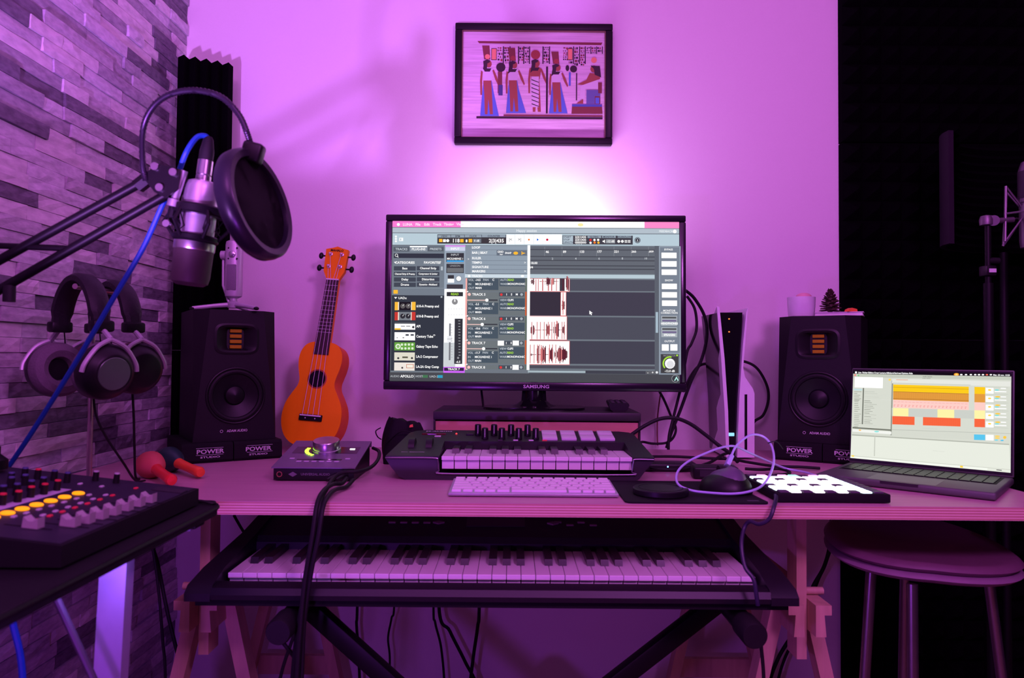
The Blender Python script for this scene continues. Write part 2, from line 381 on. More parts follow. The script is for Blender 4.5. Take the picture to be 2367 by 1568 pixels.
# ================================================================ framed papyrus
def painting():
    t = thing('framed_picture', 'dark framed papyrus print of a row of painted figures hanging on the wall', 'picture', P(1232, 338.5, YW - 0.001))
    Wp, Hp = 0.411, 0.3185
    FR = mat('dark_frame_lacquer', (0.008, 0.005, 0.009), 0.4, spec=0.2)
    for nm, bx in (('frame_rail', (-Wp / 2, Wp / 2, 0, 0.018)), ('frame_rail', (-Wp / 2, Wp / 2, Hp - 0.018, Hp)), ('frame_stile', (-Wp / 2, -Wp / 2 + 0.018, 0.018, Hp - 0.018)), ('frame_stile', (Wp / 2 - 0.018, Wp / 2, 0.018, Hp - 0.018))):
        G().rbox(((bx[0] + bx[1]) / 2, -0.011, (bx[2] + bx[3]) / 2), (bx[1] - bx[0], 0.020, bx[3] - bx[2]), 0.003).build(nm, FR, t)
    gold = mat('gold_fillet', (0.16, 0.08, 0.06), 0.45, 0.3); g = G()
    for (a, b, c, d) in ((-.187, .187, .0175, .0195), (-.187, .187, Hp - .0195, Hp - .0175), (-.1875, -.1855, .018, Hp - .018), (.1855, .1875, .018, Hp - .018)): g.bb(a, b, -0.017, -0.008, c, d)
    g.build('gold_fillet', gold, t, 0)
    PAP = mat('papyrus_sheet', (0.42, 0.33, 0.38), 0.85, var=0.10, scale=22, stretch=(0.4, 1, 9), c2=(0.86, 0.74, 0.80))
    G().bb(-0.187, 0.187, -0.009, -0.004, 0.018, Hp - 0.018).build('papyrus', PAP, t, 0)
    S = Sheet([(72, 80), (1912, 92), (1895, 1530), (36, 1512)], Wp, Hp, 0.000004)
    BR, DK, SK, BL, WH, RD, OR = (120, 62, 58), (52, 34, 44), (150, 84, 66), (84, 116, 190), (205, 196, 205), (150, 70, 60), (225, 150, 110)
    S.poly([(325, 278), (1795, 296), (1770, 325), (345, 305)], BR); S.poly([(1795, 296), (1775, 330), (1762, 310)], BR)
    S.rect(300, 1172, 1788, 1212, DK); S.rect(620, 1140, 1788, 1152, DK); S.rect(620, 1152, 1788, 1180, BR)
    for x in (622, 700, 800, 862, 930, 1088, 1165, 1448, 1518, 1586, 1652, 1720, 1788): S.rect(x, 342, x + 9, 430 if x > 1640 else 550, DK)
    rnd = random.Random(3)
    for x0, x1, y1 in ((555, 615, 500), (636, 695, 540), (810, 860, 520), (875, 925, 535), (1098, 1160, 545), (1325, 1380, 525), (1390, 1440, 530), (1460, 1512, 565), (1530, 1580, 565), (1600, 1645, 430), (1662, 1712, 430), (1732, 1780, 420)):
        y = 352
        while y < y1:
            h = rnd.randint(12, 34); x = x0 + rnd.randint(0, 8)
            while x < x1 - 6:
                ww = rnd.randint(8, 30)
                if rnd.random() < 0.3: S.disc(x + ww / 2, y + h / 2, ww / 2, rnd.choice([DK, RD, BR]), n=8, ry=h / 2)
                else: S.rect(x, y, min(x + ww, x1), y + h * rnd.uniform(0.4, 1), rnd.choice([DK, DK, BR]))
                x += ww + rnd.randint(5, 12)
            y += h + 9
    for x in (517, 1412): S.rect(x - 30, 365, x + 30, 505, DK); S.rect(x - 24, 372, x + 24, 498, OR)
    def figure(x, top, bot, hair, flare=(-90, 130), dress=BL, body=SK, staff=None, hat=True):
        H = bot - top; q = lambda dx, t: (x + dx, top + t * H)
        if hat:
            S.poly([q(-35, -0.02), q(-55, -0.27), q(30, -0.27), q(38, -0.02)], BR); S.disc(x + 5, top - 0.07 * H, 30, OR if hair == 0 else RD)
        if dress: S.poly([q(-45, 0.36), q(-60, 0.55), q(flare[0], 1.0), q(flare[1], 1.0), q(70, 0.55), q(50, 0.36)], dress)
        S.poly([q(-48, 0.34), q(-40, 0.6), q(-35, 0.97), q(-5, 0.97), q(8, 0.70), q(24, 0.97), q(60, 0.97), q(52, 0.6), q(45, 0.34)], body)
        S.poly([q(-70, 0.16), q(-50, 0.36), q(50, 0.36), q(72, 0.16), q(20, 0.11), q(-20, 0.11)], WH if dress else body)
        S.poly([q(-50, 0.14), q(50, 0.14), q(30, 0.20), q(-30, 0.20)], DK)
        S.poly([q(-72, 0.18), q(-86, 0.36), q(-84, 0.62), q(-66, 0.62), q(-62, 0.36), q(-52, 0.2)], body)
        S.poly([q(60, 0.18), q(92, 0.34), q(130, 0.46), q(140, 0.43), q(110, 0.28), q(76, 0.16)], body)
        S.disc(x + 18, top + 0.06 * H, 36, SK, ry=44)
        S.poly([q(-42, 0.09), q(-46, 0.01), q(0, -0.02), q(38, 0.0), q(30, 0.035), q(4, 0.05), q(-4, 0.16), q(-50 if hair == 0 else -60, 0.16 if hair == 0 else 0.24)], DK)
        if staff: S.rect(x + staff, top + 0.12 * H, x + staff + 13, bot, DK)
    figure(435, 510, 1170, 0); figure(735, 525, 1135, 1, (-85, 150)); figure(1000, 505, 1140, 1, hat=False, dress=None, staff=128); figure(1245, 560, 1140, 1)
    S.poly([(952, 700), (1042, 700), (1035, 1065), (955, 1065)], WH)
    for k in range(7): S.poly([(952, 730 + k * 48), (1040, 765 + k * 48), (1040, 775 + k * 48), (952, 742 + k * 48)], DK)
    S.disc(1005, 440, 56, RD); S.rect(560, 640, 605, 900, BR); S.disc(595, 590, 55, DK); S.rect(565, 800, 612, 925, (66, 70, 120))
    S.poly([(1430, 1030), (1780, 1036), (1788, 1145), (1420, 1145)], BR); S.rect(1428, 1030, 1782, 1062, (70, 92, 160))
    for k in range(5): S.rect(1430, 1072 + k * 16, 1784, 1075 + k * 16, DK)
    S.rect(1600, 860, 1762, 1028, (96, 104, 150)); S.rect(1698, 935, 1760, 1028, BR); S.rect(1706, 952, 1750, 1024, BL); S.rect(1740, 770, 1782, 900, BR)
    S.poly([(1660, 700), (1740, 720), (1738, 850), (1590, 850), (1580, 970), (1520, 970), (1530, 820)], WH)
    S.poly([(1640, 660), (1770, 665), (1760, 730), (1560, 800), (1490, 795), (1600, 740)], SK); S.disc(1690, 610, 42, SK); S.poly([(1650, 570), (1760, 575), (1775, 710), (1700, 680), (1690, 610)], DK)
    S.disc(1692, 505, 34, OR); S.poly([(1480, 1020), (1560, 970), (1560, 1022)], SK); S.rect(1480, 660, 1488, 985, DK)
    S.disc(1378, 600, 22, DK, ry=36); S.disc(1450, 610, 42, DK); S.rect(1395, 650, 1415, 810, BL)
    S.build('painted_print', INK, t, (0, -0.0095, Hp / 2))
painting()

# ================================================================ monitor riser and monitor
RZ = ZD + 0.1095
riser = thing('monitor_riser', 'black topped monitor riser with reddish wooden front panel standing on the desk', 'riser', P(1241, 955, 1.55).xy.to_3d() + Vector((0, 0, ZD)), R(-0.8))
DW = mat('black_stained_wood', (0.022, 0.016, 0.02), 0.45, var=0.3, scale=10, stretch=(1, 8, 8))
RW = mat('reddish_wood', (0.58, 0.26, 0.20), 0.5, var=0.2, scale=8, stretch=(0.6, 8, 8))
G().rbox((0, 0.1, 0.1005), (0.45, 0.2, 0.018), 0.0015).build('top_board', DW, riser)
for s in (-1, 1): G().bb(s * 0.2245, s * 0.2205, 0.002, 0.198, 0, 0.0912).build('side_panel', DW, riser, 0)
G().bb(-0.2202, 0.2202, 0.008, 0.024, 0.002, 0.0880).build('front_panel', RW, riser, 0)
G().bb(-0.2202, 0.2202, 0.182, 0.198, 0, 0.0912).build('back_panel', DW, riser, 0)

WM, HM = 0.7005, 0.4105
mon = thing('monitor', 'large widescreen monitor showing music editing software, on the wooden riser', 'monitor', (0.052, 1.655, RZ), R(-1.2))
BZ = mat('monitor_bezel', (0.012, 0.008, 0.016), 0.22)
m0 = 0.0415
Tm = Matrix.Translation((0, 0, m0)) @ Matrix.Rotation(R(-1.0), 4, 'X')
panel = bpy.data.objects.new('panel', None)
g = G(); b = 0.0155
g.rbox((0, 0.022, HM / 2), (WM, 0.036, HM), 0.008, 3, Tm); g.build('housing', BZ, mon)
g = G()
for (x0, x1, z0, z1) in ((-WM / 2, WM / 2, HM - b, HM), (-WM / 2, WM / 2, 0, 0.0205), (-WM / 2, -WM / 2 + b, 0.0205, HM - b), (WM / 2 - b, WM / 2, 0.0205, HM - b)):
    g.rbox(((x0 + x1) / 2, 0, (z0 + z1) / 2), (x1 - x0, 0.009, z1 - z0), 0.003, 2, Tm)
g.build('bezel', BZ, mon)
g = G(); g.bb(-WM / 2 + b, WM / 2 - b, -0.0005, 0.004, 0.0205, HM - b, Tm); g.build('screen_panel', GLOSS, mon, 0)
letter('SAMSUNG', 0.0105, Tm @ at(0.005, -0.0052, 0.0095) @ FRONT, LET, mon, sx=1.25)
g = G(); g.cyl((0.0, 0.03, 0.004), (0, 0.02, 0.075), 0.026, 0.023, 24)
g.prism([(-0.03, 0.008), (0.03, 0.008), (0.026, m0 + 0.02), (-0.026, m0 + 0.02)], 0.012, 0.035, 'y'); g.build('neck', GLOSS, mon)
g = G(); pr = [(0.118 * math.cos(t) * (1 if True else 0), -0.005 + 0.078 * math.sin(t)) for t in [2 * PI * k / 40 for k in range(40)]]
g.prism([(math.copysign(abs(math.cos(t)) ** 0.7, math.cos(t)) * 0.117, -0.005 + math.copysign(abs(math.sin(t)) ** 0.7, math.sin(t)) * 0.07) for t in [2 * PI * k / 40 for k in range(40)]], 0, 0.006, 'z')
g.lathe([(0.055, 0.0055), (0.04, 0.010), (0.03, 0.018), (0.0, 0.02)], (0, 0.02, 0), n=24); g.build('stand_base', GLOSS, mon)

def monitor_screen():
    WS, HS = WM - 2 * b, HM - b - 0.0205
    S = Sheet([(97, 95), (2491.8, 115), (2479.8, 1470), (68, 1435)], WS, HS)
    X = 1211.8
    W, DKP, MID, LT, TX = (255, 255, 255), (54, 58, 68), (108, 118, 130), (178, 194, 206), (236, 240, 244)
    YE, GR, GN = (255, 190, 50), (150, 164, 178), (170, 226, 60)
    r, t, d = S.rect, S.text, S.disc
    r(97, 95, 2480, 1470, (112, 120, 130))
    r(97, 95, 2491, 165, W, 1.25); r(97, 95, 665, 150, (255, 126, 214)); r(X + 990, 112, 2491.8, 167, (255, 140, 205))
    d(145, 124, 13, W)
    for x, s in ((222, 'LUNA'), (308, 'File'), (383, 'Edit'), (468, 'Track'), (565, 'Timing'), (660, 'View')): t(x, 125, 30, s, (255, 225, 250), bold=0.04)
    d(X + 455, 134, 24, (255, 240, 170), ry=14)
    r(97, 150, 2490, 212, (180, 193, 204)); t(1215, 182, 30, 'Happy session', (240, 246, 250)); t(X + 1170, 192, 24, 'FEEDBACK', (240, 246, 250)); d(X + 1243, 193, 16, W)
    r(97, 197, 2490, 316, (186, 206, 217))
    for k in range(3): d(124, 225 + k * 20, 9, W)
    r(152, 235, 184, 264, W); r(160, 242, 168, 258, LT)
    r(470, 208, 1046, 292, (70, 74, 82))
    for x0, x1, s in ((474, 580, 'VIEW'), (584, 694, 'BPM'), (698, 838, 'CLICK'), (842, 1040, 'COUNTER')):
        r(x0, 214, x1, 236, GR); t((x0 + x1) / 2, 226, 22, s, (62, 66, 78)); r(x0, 240, x1, 287, (62, 58, 62))
    r(484, 247, 511, 274, YE); r(517, 250, 540, 274, W); d(556, 262, 13, W); t(624, 264, 42, '118', W, bold=0.03); r(660, 249, 688, 277, YE)
    t(714, 264, 34, '♪', W); r(706, 254, 720, 276, W); r(730, 248, 760, 278, YE); r(766, 247, 834, 282, (120, 130, 140)); t(798, 265, 24, '0 dB', W)
    t(962, 266, 42, '2|3|435', W, bold=0.03)
    for x0, x1 in ((1046, 1116), (1120, 1192), (1196, 1272), (1276, X + 137), (X + 141, X + 213), (X + 216, X + 297)): r(x0, 213, x1, 296, W, 1.3)
    t(1080, 256, 34, '|<', DKP); t(1156, 256, 34, '>|', DKP); d(X + 22, 257, 8, (240, 120, 40)); S.poly([(X + 88, 246), (X + 106, 257), (X + 88, 268)], (40, 110, 220)); d(X + 175, 258, 10, (200, 20, 60))
    r(X + 303, 222, X + 890, 303, (66, 66, 74)); r(X + 308, 226, X + 391, 294, LT)
    for k, s in enumerate(('START', 'STOP', 'LENGTH')): t(X + 312, 237 + k * 22, 21, s, (66, 72, 86), 'LEFT')
    for k, s in enumerate(('2|3|1|435', '2|3|1|435', '0|0|0|000')): t(X + 454, 238 + k * 23, 25, s, W, bold=0.03)
    for x, s in ((568, 'GLOBAL'), (690, 'MONITOR'), (820, 'WORKFLOW')): r(X + x - 56, 227, X + x + 58, 246, GR); t(X + x, 237, 20, s, (60, 66, 80))
    for x, y, c in ((537, 262, (230, 50, 50)), (570, 262, W), (601, 262, W), (537, 286, W), (571, 284, (255, 130, 40)), (603, 285, YE)): d(X + x, y, 10, c)
    S.poly([(X + 638, 268), (X + 646, 268), (X + 658, 258), (X + 658, 290), (X + 646, 280), (X + 638, 280)], W); r(X + 666, 257, X + 742, 291, (150, 156, 162)); t(X + 704, 275, 24, '-12 dB', W)
    for x in (773, 803, 833, 860): d(X + x, 275, 12, W) if x < 810 else [r(X + x - 11, 265 + k * 8, X + x + 11, 270 + k * 8, W) for k in range(3)]
    d(X + 930, 266, 25, (60, 66, 78)); d(X + 930, 266, 20, (190, 204, 214)); d(X + 930, 266, 17, (50, 54, 64)); t(X + 930, 268, 26, 'i', W, bold=0.04)
    # browser column
    r(97, 304, 526, 1362, (116, 126, 138))
    for x0, x1, s, c, tc in ((104, 236, 'TRACKS', (88, 96, 106), (190, 198, 206)), (240, 385, 'PLUG-INS', (138, 148, 160), W), (389, 521, 'PRESETS', (88, 96, 106), (190, 198, 206))):
        r(x0, 312, x1, 352, c); t((x0 + x1) / 2, 333, 27, s, tc, bold=0.025)
    r(240, 306, 384, 317, W, 1.2)
    r(106, 367, 523, 410, (50, 53, 66)); d(128, 383, 13, W); d(128, 383, 9, (50, 53, 66)); S.poly([(136, 390), (146, 398), (142, 402), (132, 394)], W)
    t(198, 446, 28, 'CATEGORIES', W, bold=0.03); t(425, 447, 28, 'FAVORITES', W, bold=0.03); t(494, 446, 30, '*', TX); S.poly([(106, 438), (130, 438), (118, 452)], W)
    cats = ('Bass', 'Channel Strip', 'Channel Strip & Preamp', 'Compressor & Limiter', 'Delay', 'Distortion', 'Drums', 'Dynamics - Multiband')
    for k, s in enumerate(cats):
        y = (475, 522, 568, 612)[k // 2]; x0, x1 = ((106, 288), (297, 484))[k % 2]
        r(x0, y, x1, y + 38, (66, 72, 84)); t((x0 + x1) / 2, y + 19, 25 if len(s) < 20 else 21, s, W, bold=0.03, sx=1 if len(s) < 20 else 0.82)
    r(498, 480, 514, 512, (180, 190, 200)); r(97, 656, 521, 664, (140, 152, 164)); r(102, 674, 137, 706, YE)
    r(88, 718, 514, 1356, (50, 56, 66)); S.poly([(106, 734), (132, 734), (119, 750)], W); t(176, 743, 27, 'UADx', W, bold=0.02); r(494, 728, 508, 742, (170, 180, 188))
    rows = (('610-A Preamp and', 0), ('610-B Preamp and', 1), ('API', 2), ('Century Tube', 3), ('Galaxy Tape Echo', 4), ('LA-2 Compressor', 5), ('LA-2A Gray Comp', 6))
    for k, (s, kind) in enumerate(rows):
        y = 810 + k * 84.5; x0, x1 = 112 - k * 1.2, 284 - k * 1.8; hh = 35
        if kind < 2:
            c = ((255, 190, 60), (205, 60, 50))[kind]; r(x0, y - hh, x1, y + hh, (245, 235, 220)); r(x0, y - hh, x0 + 26, y + hh, c); r(x1 - 30, y - hh, x1, y + hh, c); r(x0 + 36, y - hh, x1 - 38, y + hh, ((26, 24, 28), (120, 126, 134))[kind])
            for q in (66, 112): d(x0 + q, y, 21, ((96, 92, 92), (44, 44, 50))[kind]); S.poly([(x0 + q - 3, y), (x0 + q + 12, y - 20), (x0 + q + 3, y)], W)
        else:
            c = {2: W, 3: W, 4: (104, 168, 66), 5: (226, 222, 206), 6: (240, 232, 224)}[kind]; r(x0, y - (22 if kind == 2 else hh), x1, y + (30 if kind == 2 else hh), c)
            if kind == 2: r(x0, y - 36, x1, y - 24, (80, 84, 92)); [r(x0 + q, y - 2, x0 + q + 34, y + 3, DKP) for q in (52, 96)]; r(x0, y + 16, x0 + 50, y + 30, (255, 200, 60)); d(x1 - 16, y + 8, 10, (60, 60, 66))
            if kind == 3: [r(x0 + q, y - 18, x0 + q + 26, y - 4, (70, 74, 84)) for q in (92, 134)]; [d(x0 + q, y + 12, 4, (90, 90, 100)) for q in (22, 70, 76)]
            if kind == 4: d(x0 + 30, y, 22, (236, 246, 226)); d(x0 + 30, y, 13, (140, 190, 110)); [d(x0 + 62 + q * 29, y - 15 + j * 32, 10, (226, 240, 214)) for q in range(4) for j in range(2)]
            if kind == 5: [d(x0 + q, y + 14, 9, (60, 60, 62)) for q in (32, 146)]; r(x0 + 66, y, x0 + 112, y + 14, (90, 88, 70))
            if kind == 6: r(x0 + 100, y - 20, x0 + 160, y + 14, (205, 110, 80)); r(x0 + 104, y - 16, x0 + 156, y + 10, (244, 240, 226)); d(x0 + 66, y + 10, 8, (66, 60, 60))
        t(292 - k * 1.2, y + 2, 29, s, W, 'LEFT', bold=0.03, sx=0.86)
    t(438, 1068, 40, '*', W, bold=0.05)
    # channel strip
    r(530, 304, 702, 668, (152, 166, 182)); r(535, 302, 703, 314, (236, 150, 255)); r(537, 315, 701, 349, (206, 212, 236)); t(618, 332, 26, 'INPUT', W, bold=0.03)
    r(544, 366, 690, 444, (54, 54, 62)); t(616, 383, 24, 'INPUT', (190, 194, 200)); t(617, 416, 24, 'MIC/LINE/HIZ 1', W, bold=0.03, sx=0.85); r(547, 429, 689, 441, (64, 178, 255))
    r(544, 457, 689, 536, (58, 58, 64)); t(616, 475, 23, 'UNISON', (150, 152, 158)); r(549, 492, 684, 530, (112, 114, 118))
    r(555, 552, 606, 583, (56, 56, 62)); r(554, 583, 607, 616, W, 1.2); d(646, 583, 25, (110, 118, 128)); d(646, 582, 21, W); r(546, 630, 680, 667, (64, 62, 70))
    r(526, 668, 712, 1346, (250, 250, 255), 1.15); r(545, 694, 680, 731, (50, 52, 56)); t(612, 713, 26, 'READ', GN, bold=0.03)
    d(612, 776, 25, (140, 140, 142)); S.poly([(606, 776), (609, 752), (615, 752), (618, 776)], W)
    for k in range(12): d(560 + (k % 6) * 22, 836 + (k // 6) * 50, 3, (196, 198, 204))
    r(516, 1118, 612, 1322, (206, 212, 216)); r(610, 918, 670, 1298, (52, 54, 60)); r(564, 958, 572, 1266, (120, 122, 128)); r(546, 1062, 588, 1116, (240, 242, 246)); r(546, 1086, 588, 1091, (170, 172, 178))
    for k in range(13): r(640, 934 + k * 24, 656, 939 + k * 24, (176, 180, 186)); r(578, 965 + k * 23, 590, 968 + k * 23, (150, 152, 158))
    d(636, 1247, 9, (150, 152, 156)); t(636, 1281, 25, '-6.5', W, bold=0.03)
    r(513, 1321, 690, 1376, (214, 106, 255)); r(519, 1328, 683, 1357, (56, 36, 72)); t(599, 1342, 25, 'TRACK 7', W, bold=0.03)
    # arrange header
    r(704, 306, 1223, 545, (134, 146, 160)); r(752, 306, 1221, 545, (146, 160, 174))
    for y, s in ((322, 'LOOP'), (366, 'BAR | BEAT'), (412, 'RULER'), (449, 'TEMPO'), (486, 'SIGNATURE'), (522, 'MARKERS')):
        t(758, y, 26, s, W, 'LEFT', bold=0.03); r(752, y + 20, 1221, y + 22, (100, 110, 124))
    r(964, 346, 1216, 393, (104, 114, 128)); t(996, 360, 22, 'GRID', W, bold=0.03); t(1003, 380, 20, 'bar', W); t(1060, 370, 22, 'SNAP', W, bold=0.03); d(1123, 371, 20, YE, ry=13)
    r(1171, 356, 1176, 386, YE); S.poly([(1178, 364), (1206, 371), (1178, 380)], YE); t(728, 420, 24, '>', W); t(1200, 452, 26, '>', W); t(1200, 524, 26, '>', W)
    r(698, 545, 1224, 580, (206, 220, 230)); t(800, 563, 24, 'TRACKS', W, bold=0.03); d(1177, 564, 15, W, ry=10); d(733, 562, 11, W)
    for k in range(5):
        y = 492 + k * 203.5; s = -k * 3; top = max(y, 580); end = min(y + 201, 1347)
        r(716 + s, top, 1203 + s, end, (110, 118, 122))
        if k: d(736 + s, y + 20, 13, (250, 200, 196)); t(760 + s, y + 21, 28, 'TRACK %d' % (k + 4), W, 'LEFT', bold=0.025)
        if k:
            r(984 + s, y + 5, 1192 + s, y + 39, (72, 80, 90)); d(1003 + s, y + 23, 11, (226, 60, 60)) if k != 3 else r(976 + s, y + 2, 1028 + s, y + 44, W)
            if k in (3, 4): r(1100 + s, y + 2, 1152 + s, y + 44, W)
            for q, ch in ((1047, 'I'), (1088, 'S'), (1132, 'M')): t(q + s, y + 23, 24, ch, W, bold=0.04)
            d(1172 + s, y + 23, 12, (170, 178, 186))
        if k in (1, 2, 3):
            kn = (882, 845, 858)[k - 1]; r(718 + s, y + 65, kn + s, y + 73, (250, 206, 200)); r(kn + s, y + 64, 972 + s, y + 74, (44, 46, 54)); d(kn + s, y + 69, 14, W)
        if k < 4:
            t0 = max(y + 88, 582)
            r(720 + s, t0, 976 + s, y + 188, (72, 86, 98)); r(986 + s, max(y + 54, 582), 1197 + s, y + 158, (72, 86, 98))
            for yy, a_, b_ in ((103, 'VOL', ('-14.5', '-5.5', '-10.6', '-11.7')[k]), (138, 'IN', 'MIC/LINE/HIZ 1'), (170, 'OUT', 'MAIN')):
                t(726 + s, y + yy, 24, a_, (196, 204, 212), 'LEFT'); t(784 + s, y + yy, 24, b_, W, 'LEFT', bold=0.03, sx=0.9)
            t(872 + s, y + 103, 24, 'PAN', (196, 204, 212)); t(934 + s, y + 103, 24, 'C', W, bold=0.03)
            for yy, a_, b_, c_ in ((70, 'VIEW', 'CLIPS', W), (104, 'AUTO', 'READ', GN), (138, 'WARP', 'MONOPHONIC', W)):
                if y + yy > 585: t(992 + s, y + yy, 24, a_, (196, 204, 212), 'LEFT'); t(1054 + s, y + yy, 24, b_, c_, 'LEFT', bold=0.03, sx=0.88)
        r(1203 + s, top, 1211 + s, end, ((96, 110, 96), (214, 92, 40))[k % 2])
        r(704 + s, top, 715 + s, end, (250, 176, 170))
    # ruler and lanes
    r(1228, 316, X + 1071, 552, (100, 106, 115))
    for k, s in enumerate(('2', '46', '89', '133', '177', '221', '265', '309')):
        x = X + 8 + k * 144.5
        if k: r(x - 1, 320, x + 1, 402, (136, 142, 150)); t(x + 22, 363, 27, s, W, bold=0.03)
    for k, s in enumerate('2 4 6 8 10'.split()): t(X + 217 + k * 194.5, 421, 26, s, (196, 202, 208))
    for y in (346, 404, 436, 480, 508): r(1228, y, X + 1071, y + 2, (70, 74, 82))
    t(X + 56, 456, 26, '118.00', W, bold=0.03); t(X + 38, 492, 26, '4/4', W, bold=0.03)
    r(X + 5, 549, X + 1071, 592, (186, 205, 214))
    for y0, y1, c in ((592, 697, (78, 80, 92)), (697, 906, (66, 64, 78)), (906, 1106, (76, 78, 90)), (1106, 1312, (67, 67, 80)), (1312, 1352, (76, 77, 88)), (1352, 1394, (64, 66, 76))): r(1226, y0, X + 1071, y1, c)
    r(X + 1071, 316, X + 1108, 1396, (92, 98, 108)); r(X + 1074, 872, X + 1092, 1046, (170, 190, 204)); r(X + 4, 1355, X + 483, 1380, (166, 182, 190))
    r(X + 985, 1367, X + 1100, 1392, (96, 98, 104)); t(X + 1003, 1380, 30, '-', W); t(X + 1043, 1380, 30, '+', W); d(X + 1078, 1378, 10, TX)
    rnd = random.Random(11); CL, EDG, WV = (255, 246, 246), (224, 84, 84), (92, 34, 46)
    def wave(x0, x1, yc, segs):
        x = x0
        while x < x1:
            a = 3
            for s0, s1, am in segs:
                if s0 <= x <= s1: a = am * rnd.uniform(0.5, 1.0)
            if a > 40 or rnd.random() < 0.8: r(x, yc - a, x + 4, yc + a, WV if rnd.random() < 0.75 else (214, 120, 120))
            x += 5
    def clip(x0, y0, x1, y1): r(x0, y0, x1, y1, EDG); r(x0 + 3, y0 + 3, x1 - 3, y1 - 4, CL, 1.1)
    clip(X + 8, 583, X + 358, 699); r(X + 276, 586, X + 316, 692, (66, 60, 70))
    for x in (75, 95, 130, 152, 178, 205, 224, 246, 285, 300, 330, 345): r(X + x, 592, X + x + rnd.choice((2, 4, 7)), rnd.choice((640, 690, 690)), (200, 100, 104) if x < 260 else WV)
    wave(X + 28, X + 66, 612, ((X + 36, X + 60, 30),)); wave(X + 100, X + 262, 611, ((X + 165, X + 225, 38),)); wave(X + 318, X + 345, 625, ((X + 328, X + 345, 60),))
    r(X + 17, 700, X + 282, 896, (54, 49, 60)); clip(X + 282, 699, X + 327, 902); wave(X + 290, X + 320, 812, ((X + 295, X + 312, 40),))
    r(X + 300, 705, X + 303, 890, EDG)
    clip(X + 5, 898, X + 332, 1104); wave(X + 20, X + 312, 1018, ((X + 30, X + 62, 42), (X + 160, X + 186, 60), (X + 218, X + 236, 40), (X + 238, X + 262, 84), (X + 292, X + 310, 46)))
    for x in (38, 82, 110, 142, 176, 205, 226, 250, 290, 308): r(X + x, 950, X + x + 3, 1095, (206, 110, 112))
    clip(X + 3, 1105, X + 352, 1312); wave(X + 10, X + 338, 1224, ((X + 10, X + 36, 12), (X + 78, X + 90, 76), (X + 110, X + 150, 80), (X + 180, X + 212, 66), (X + 212, X + 240, 26), (X + 240, X + 262, 46), (X + 260, X + 316, 78), (X + 316, X + 336, 44)))
    for x in (24, 56, 84, 100, 184, 208, 236): r(X + x, 1140, X + x + 3, 1296, (206, 110, 112))
    r(X + 10, 306, X + 17, 1352, W)
    S.poly([(X + 520, 856), (X + 548, 878), (X + 536, 880), (X + 542, 894), (X + 534, 896), (X + 528, 884), (X + 520, 890)], W)
    # right control column
    r(X + 1106, 320, X + 1278, 1398, (150, 162, 176)); r(X + 1114, 328, X + 1268, 1392, (122, 132, 146))
    for y, s in ((349, 'BYPASS'), (608, 'SHOW'), (862, 'MONITOR'), (881, 'CORRECTION'), (1119, 'OUTPUT')): t(X + 1186, y, 22, s, W, bold=0.02)
    for y in (372, 443, 513, 632, 703, 773): r(X + 1124, y, X + 1254, y + 52, (96, 106, 120)); r(X + 1126, y + 2, X + 1252, y + 50, W, 1.25)
    for y, s in ((904, 'HEADPHONES'), (1000, 'SPEAKERS')): r(X + 1118, y, X + 1250, y + 84, (170, 178, 186)); r(X + 1126, y + 8, X + 1244, y + 24, (80, 82, 84)); r(X + 1126, y + 34, X + 1244, y + 50, (112, 100, 140)); t(X + 1186, y + 66, 22, s, W, bold=0.04)
    r(X + 1121, 1143, X + 1178, 1197, W, 1.25); r(X + 1192, 1143, X + 1250, 1197, W, 1.25); r(X + 1106, 1214, X + 1276, 1222, (156, 168, 182))
    r(X + 1112, 1226, X + 1258, 1386, (64, 64, 66)); t(X + 1184, 1240, 22, 'MONITOR', (130, 130, 132)); d(X + 1247, 1237, 8, GN)
    S.poly([(X + 1187 + q * math.cos(a), 1305 + q * math.sin(a)) for q, rng in ((62, range(0, 13)), (50, range(12, -1, -1))) for a in [R(140 + 12 * k) for k in rng]], GN)
    d(X + 1187, 1305, 43, (250, 250, 252)); d(X + 1190, 1312, 30, (226, 226, 230)); t(X + 1184, 1368, 25, '-12.0 dB', W, bold=0.03)
    # status bar
    r(68, 1364, 2480, 1470, (72, 74, 80)); r(68, 1360, 520, 1366, (140, 150, 160))
    t(112, 1398, 24, 'AUDIO', (176, 182, 188)); t(212, 1399, 29, 'APOLLO', W, bold=0.03); r(270, 1383, 274, 1420, (150, 154, 160)); t(315, 1400, 25, 'HOST', (190, 196, 202)); r(342, 1388, 385, 1412, (70, 120, 84))
    t(434, 1402, 25, 'UAD-2', (190, 196, 202)); r(467, 1390, 508, 1414, (50, 160, 196))
    d(X + 1230, 1431, 31, (176, 180, 186)); d(X + 1230, 1431, 28, (58, 60, 66)); S.poly([(X + 1220, 1448), (X + 1240, 1412), (X + 1258, 1448), (X + 1248, 1448), (X + 1240, 1428), (X + 1230, 1448)], (190, 250, 240))
    o = S.build('screen_image', SCREEN, mon, Tm @ Vector((0, -0.0008, (HM - b + 0.0205) / 2))); o.rotation_euler = (R(-1.0), 0, 0)
monitor_screen()
# lit strip behind the monitor
ledm = mat('lit_diodes', (0.9, 0.5, 1.0), 0.5, emit=6.0, var=0.02)
led = thing('led_bar', 'glowing pink white light bar fixed on the back of the monitor', 'light bar', (0.075, 1.715, RZ + 0.385))
G().rbox((0, 0, 0), (0.34, 0.012, 0.02), 0.003).build('channel', WHITE, led)
G().rbox((0, 0.004, 0.0125), (0.33, 0.010, 0.006), 0.002).build('diffuser', ledm, led)
la = lamp('light_bar_glow', 'AREA', (0.0, 0.006, 0.022), (0.85, 0.40, 1.0), 2.9, 0.30); la.data.shape = 'RECTANGLE'; la.data.size_y = 0.02
la.parent = led; la.rotation_euler = (R(150), 0, 0)

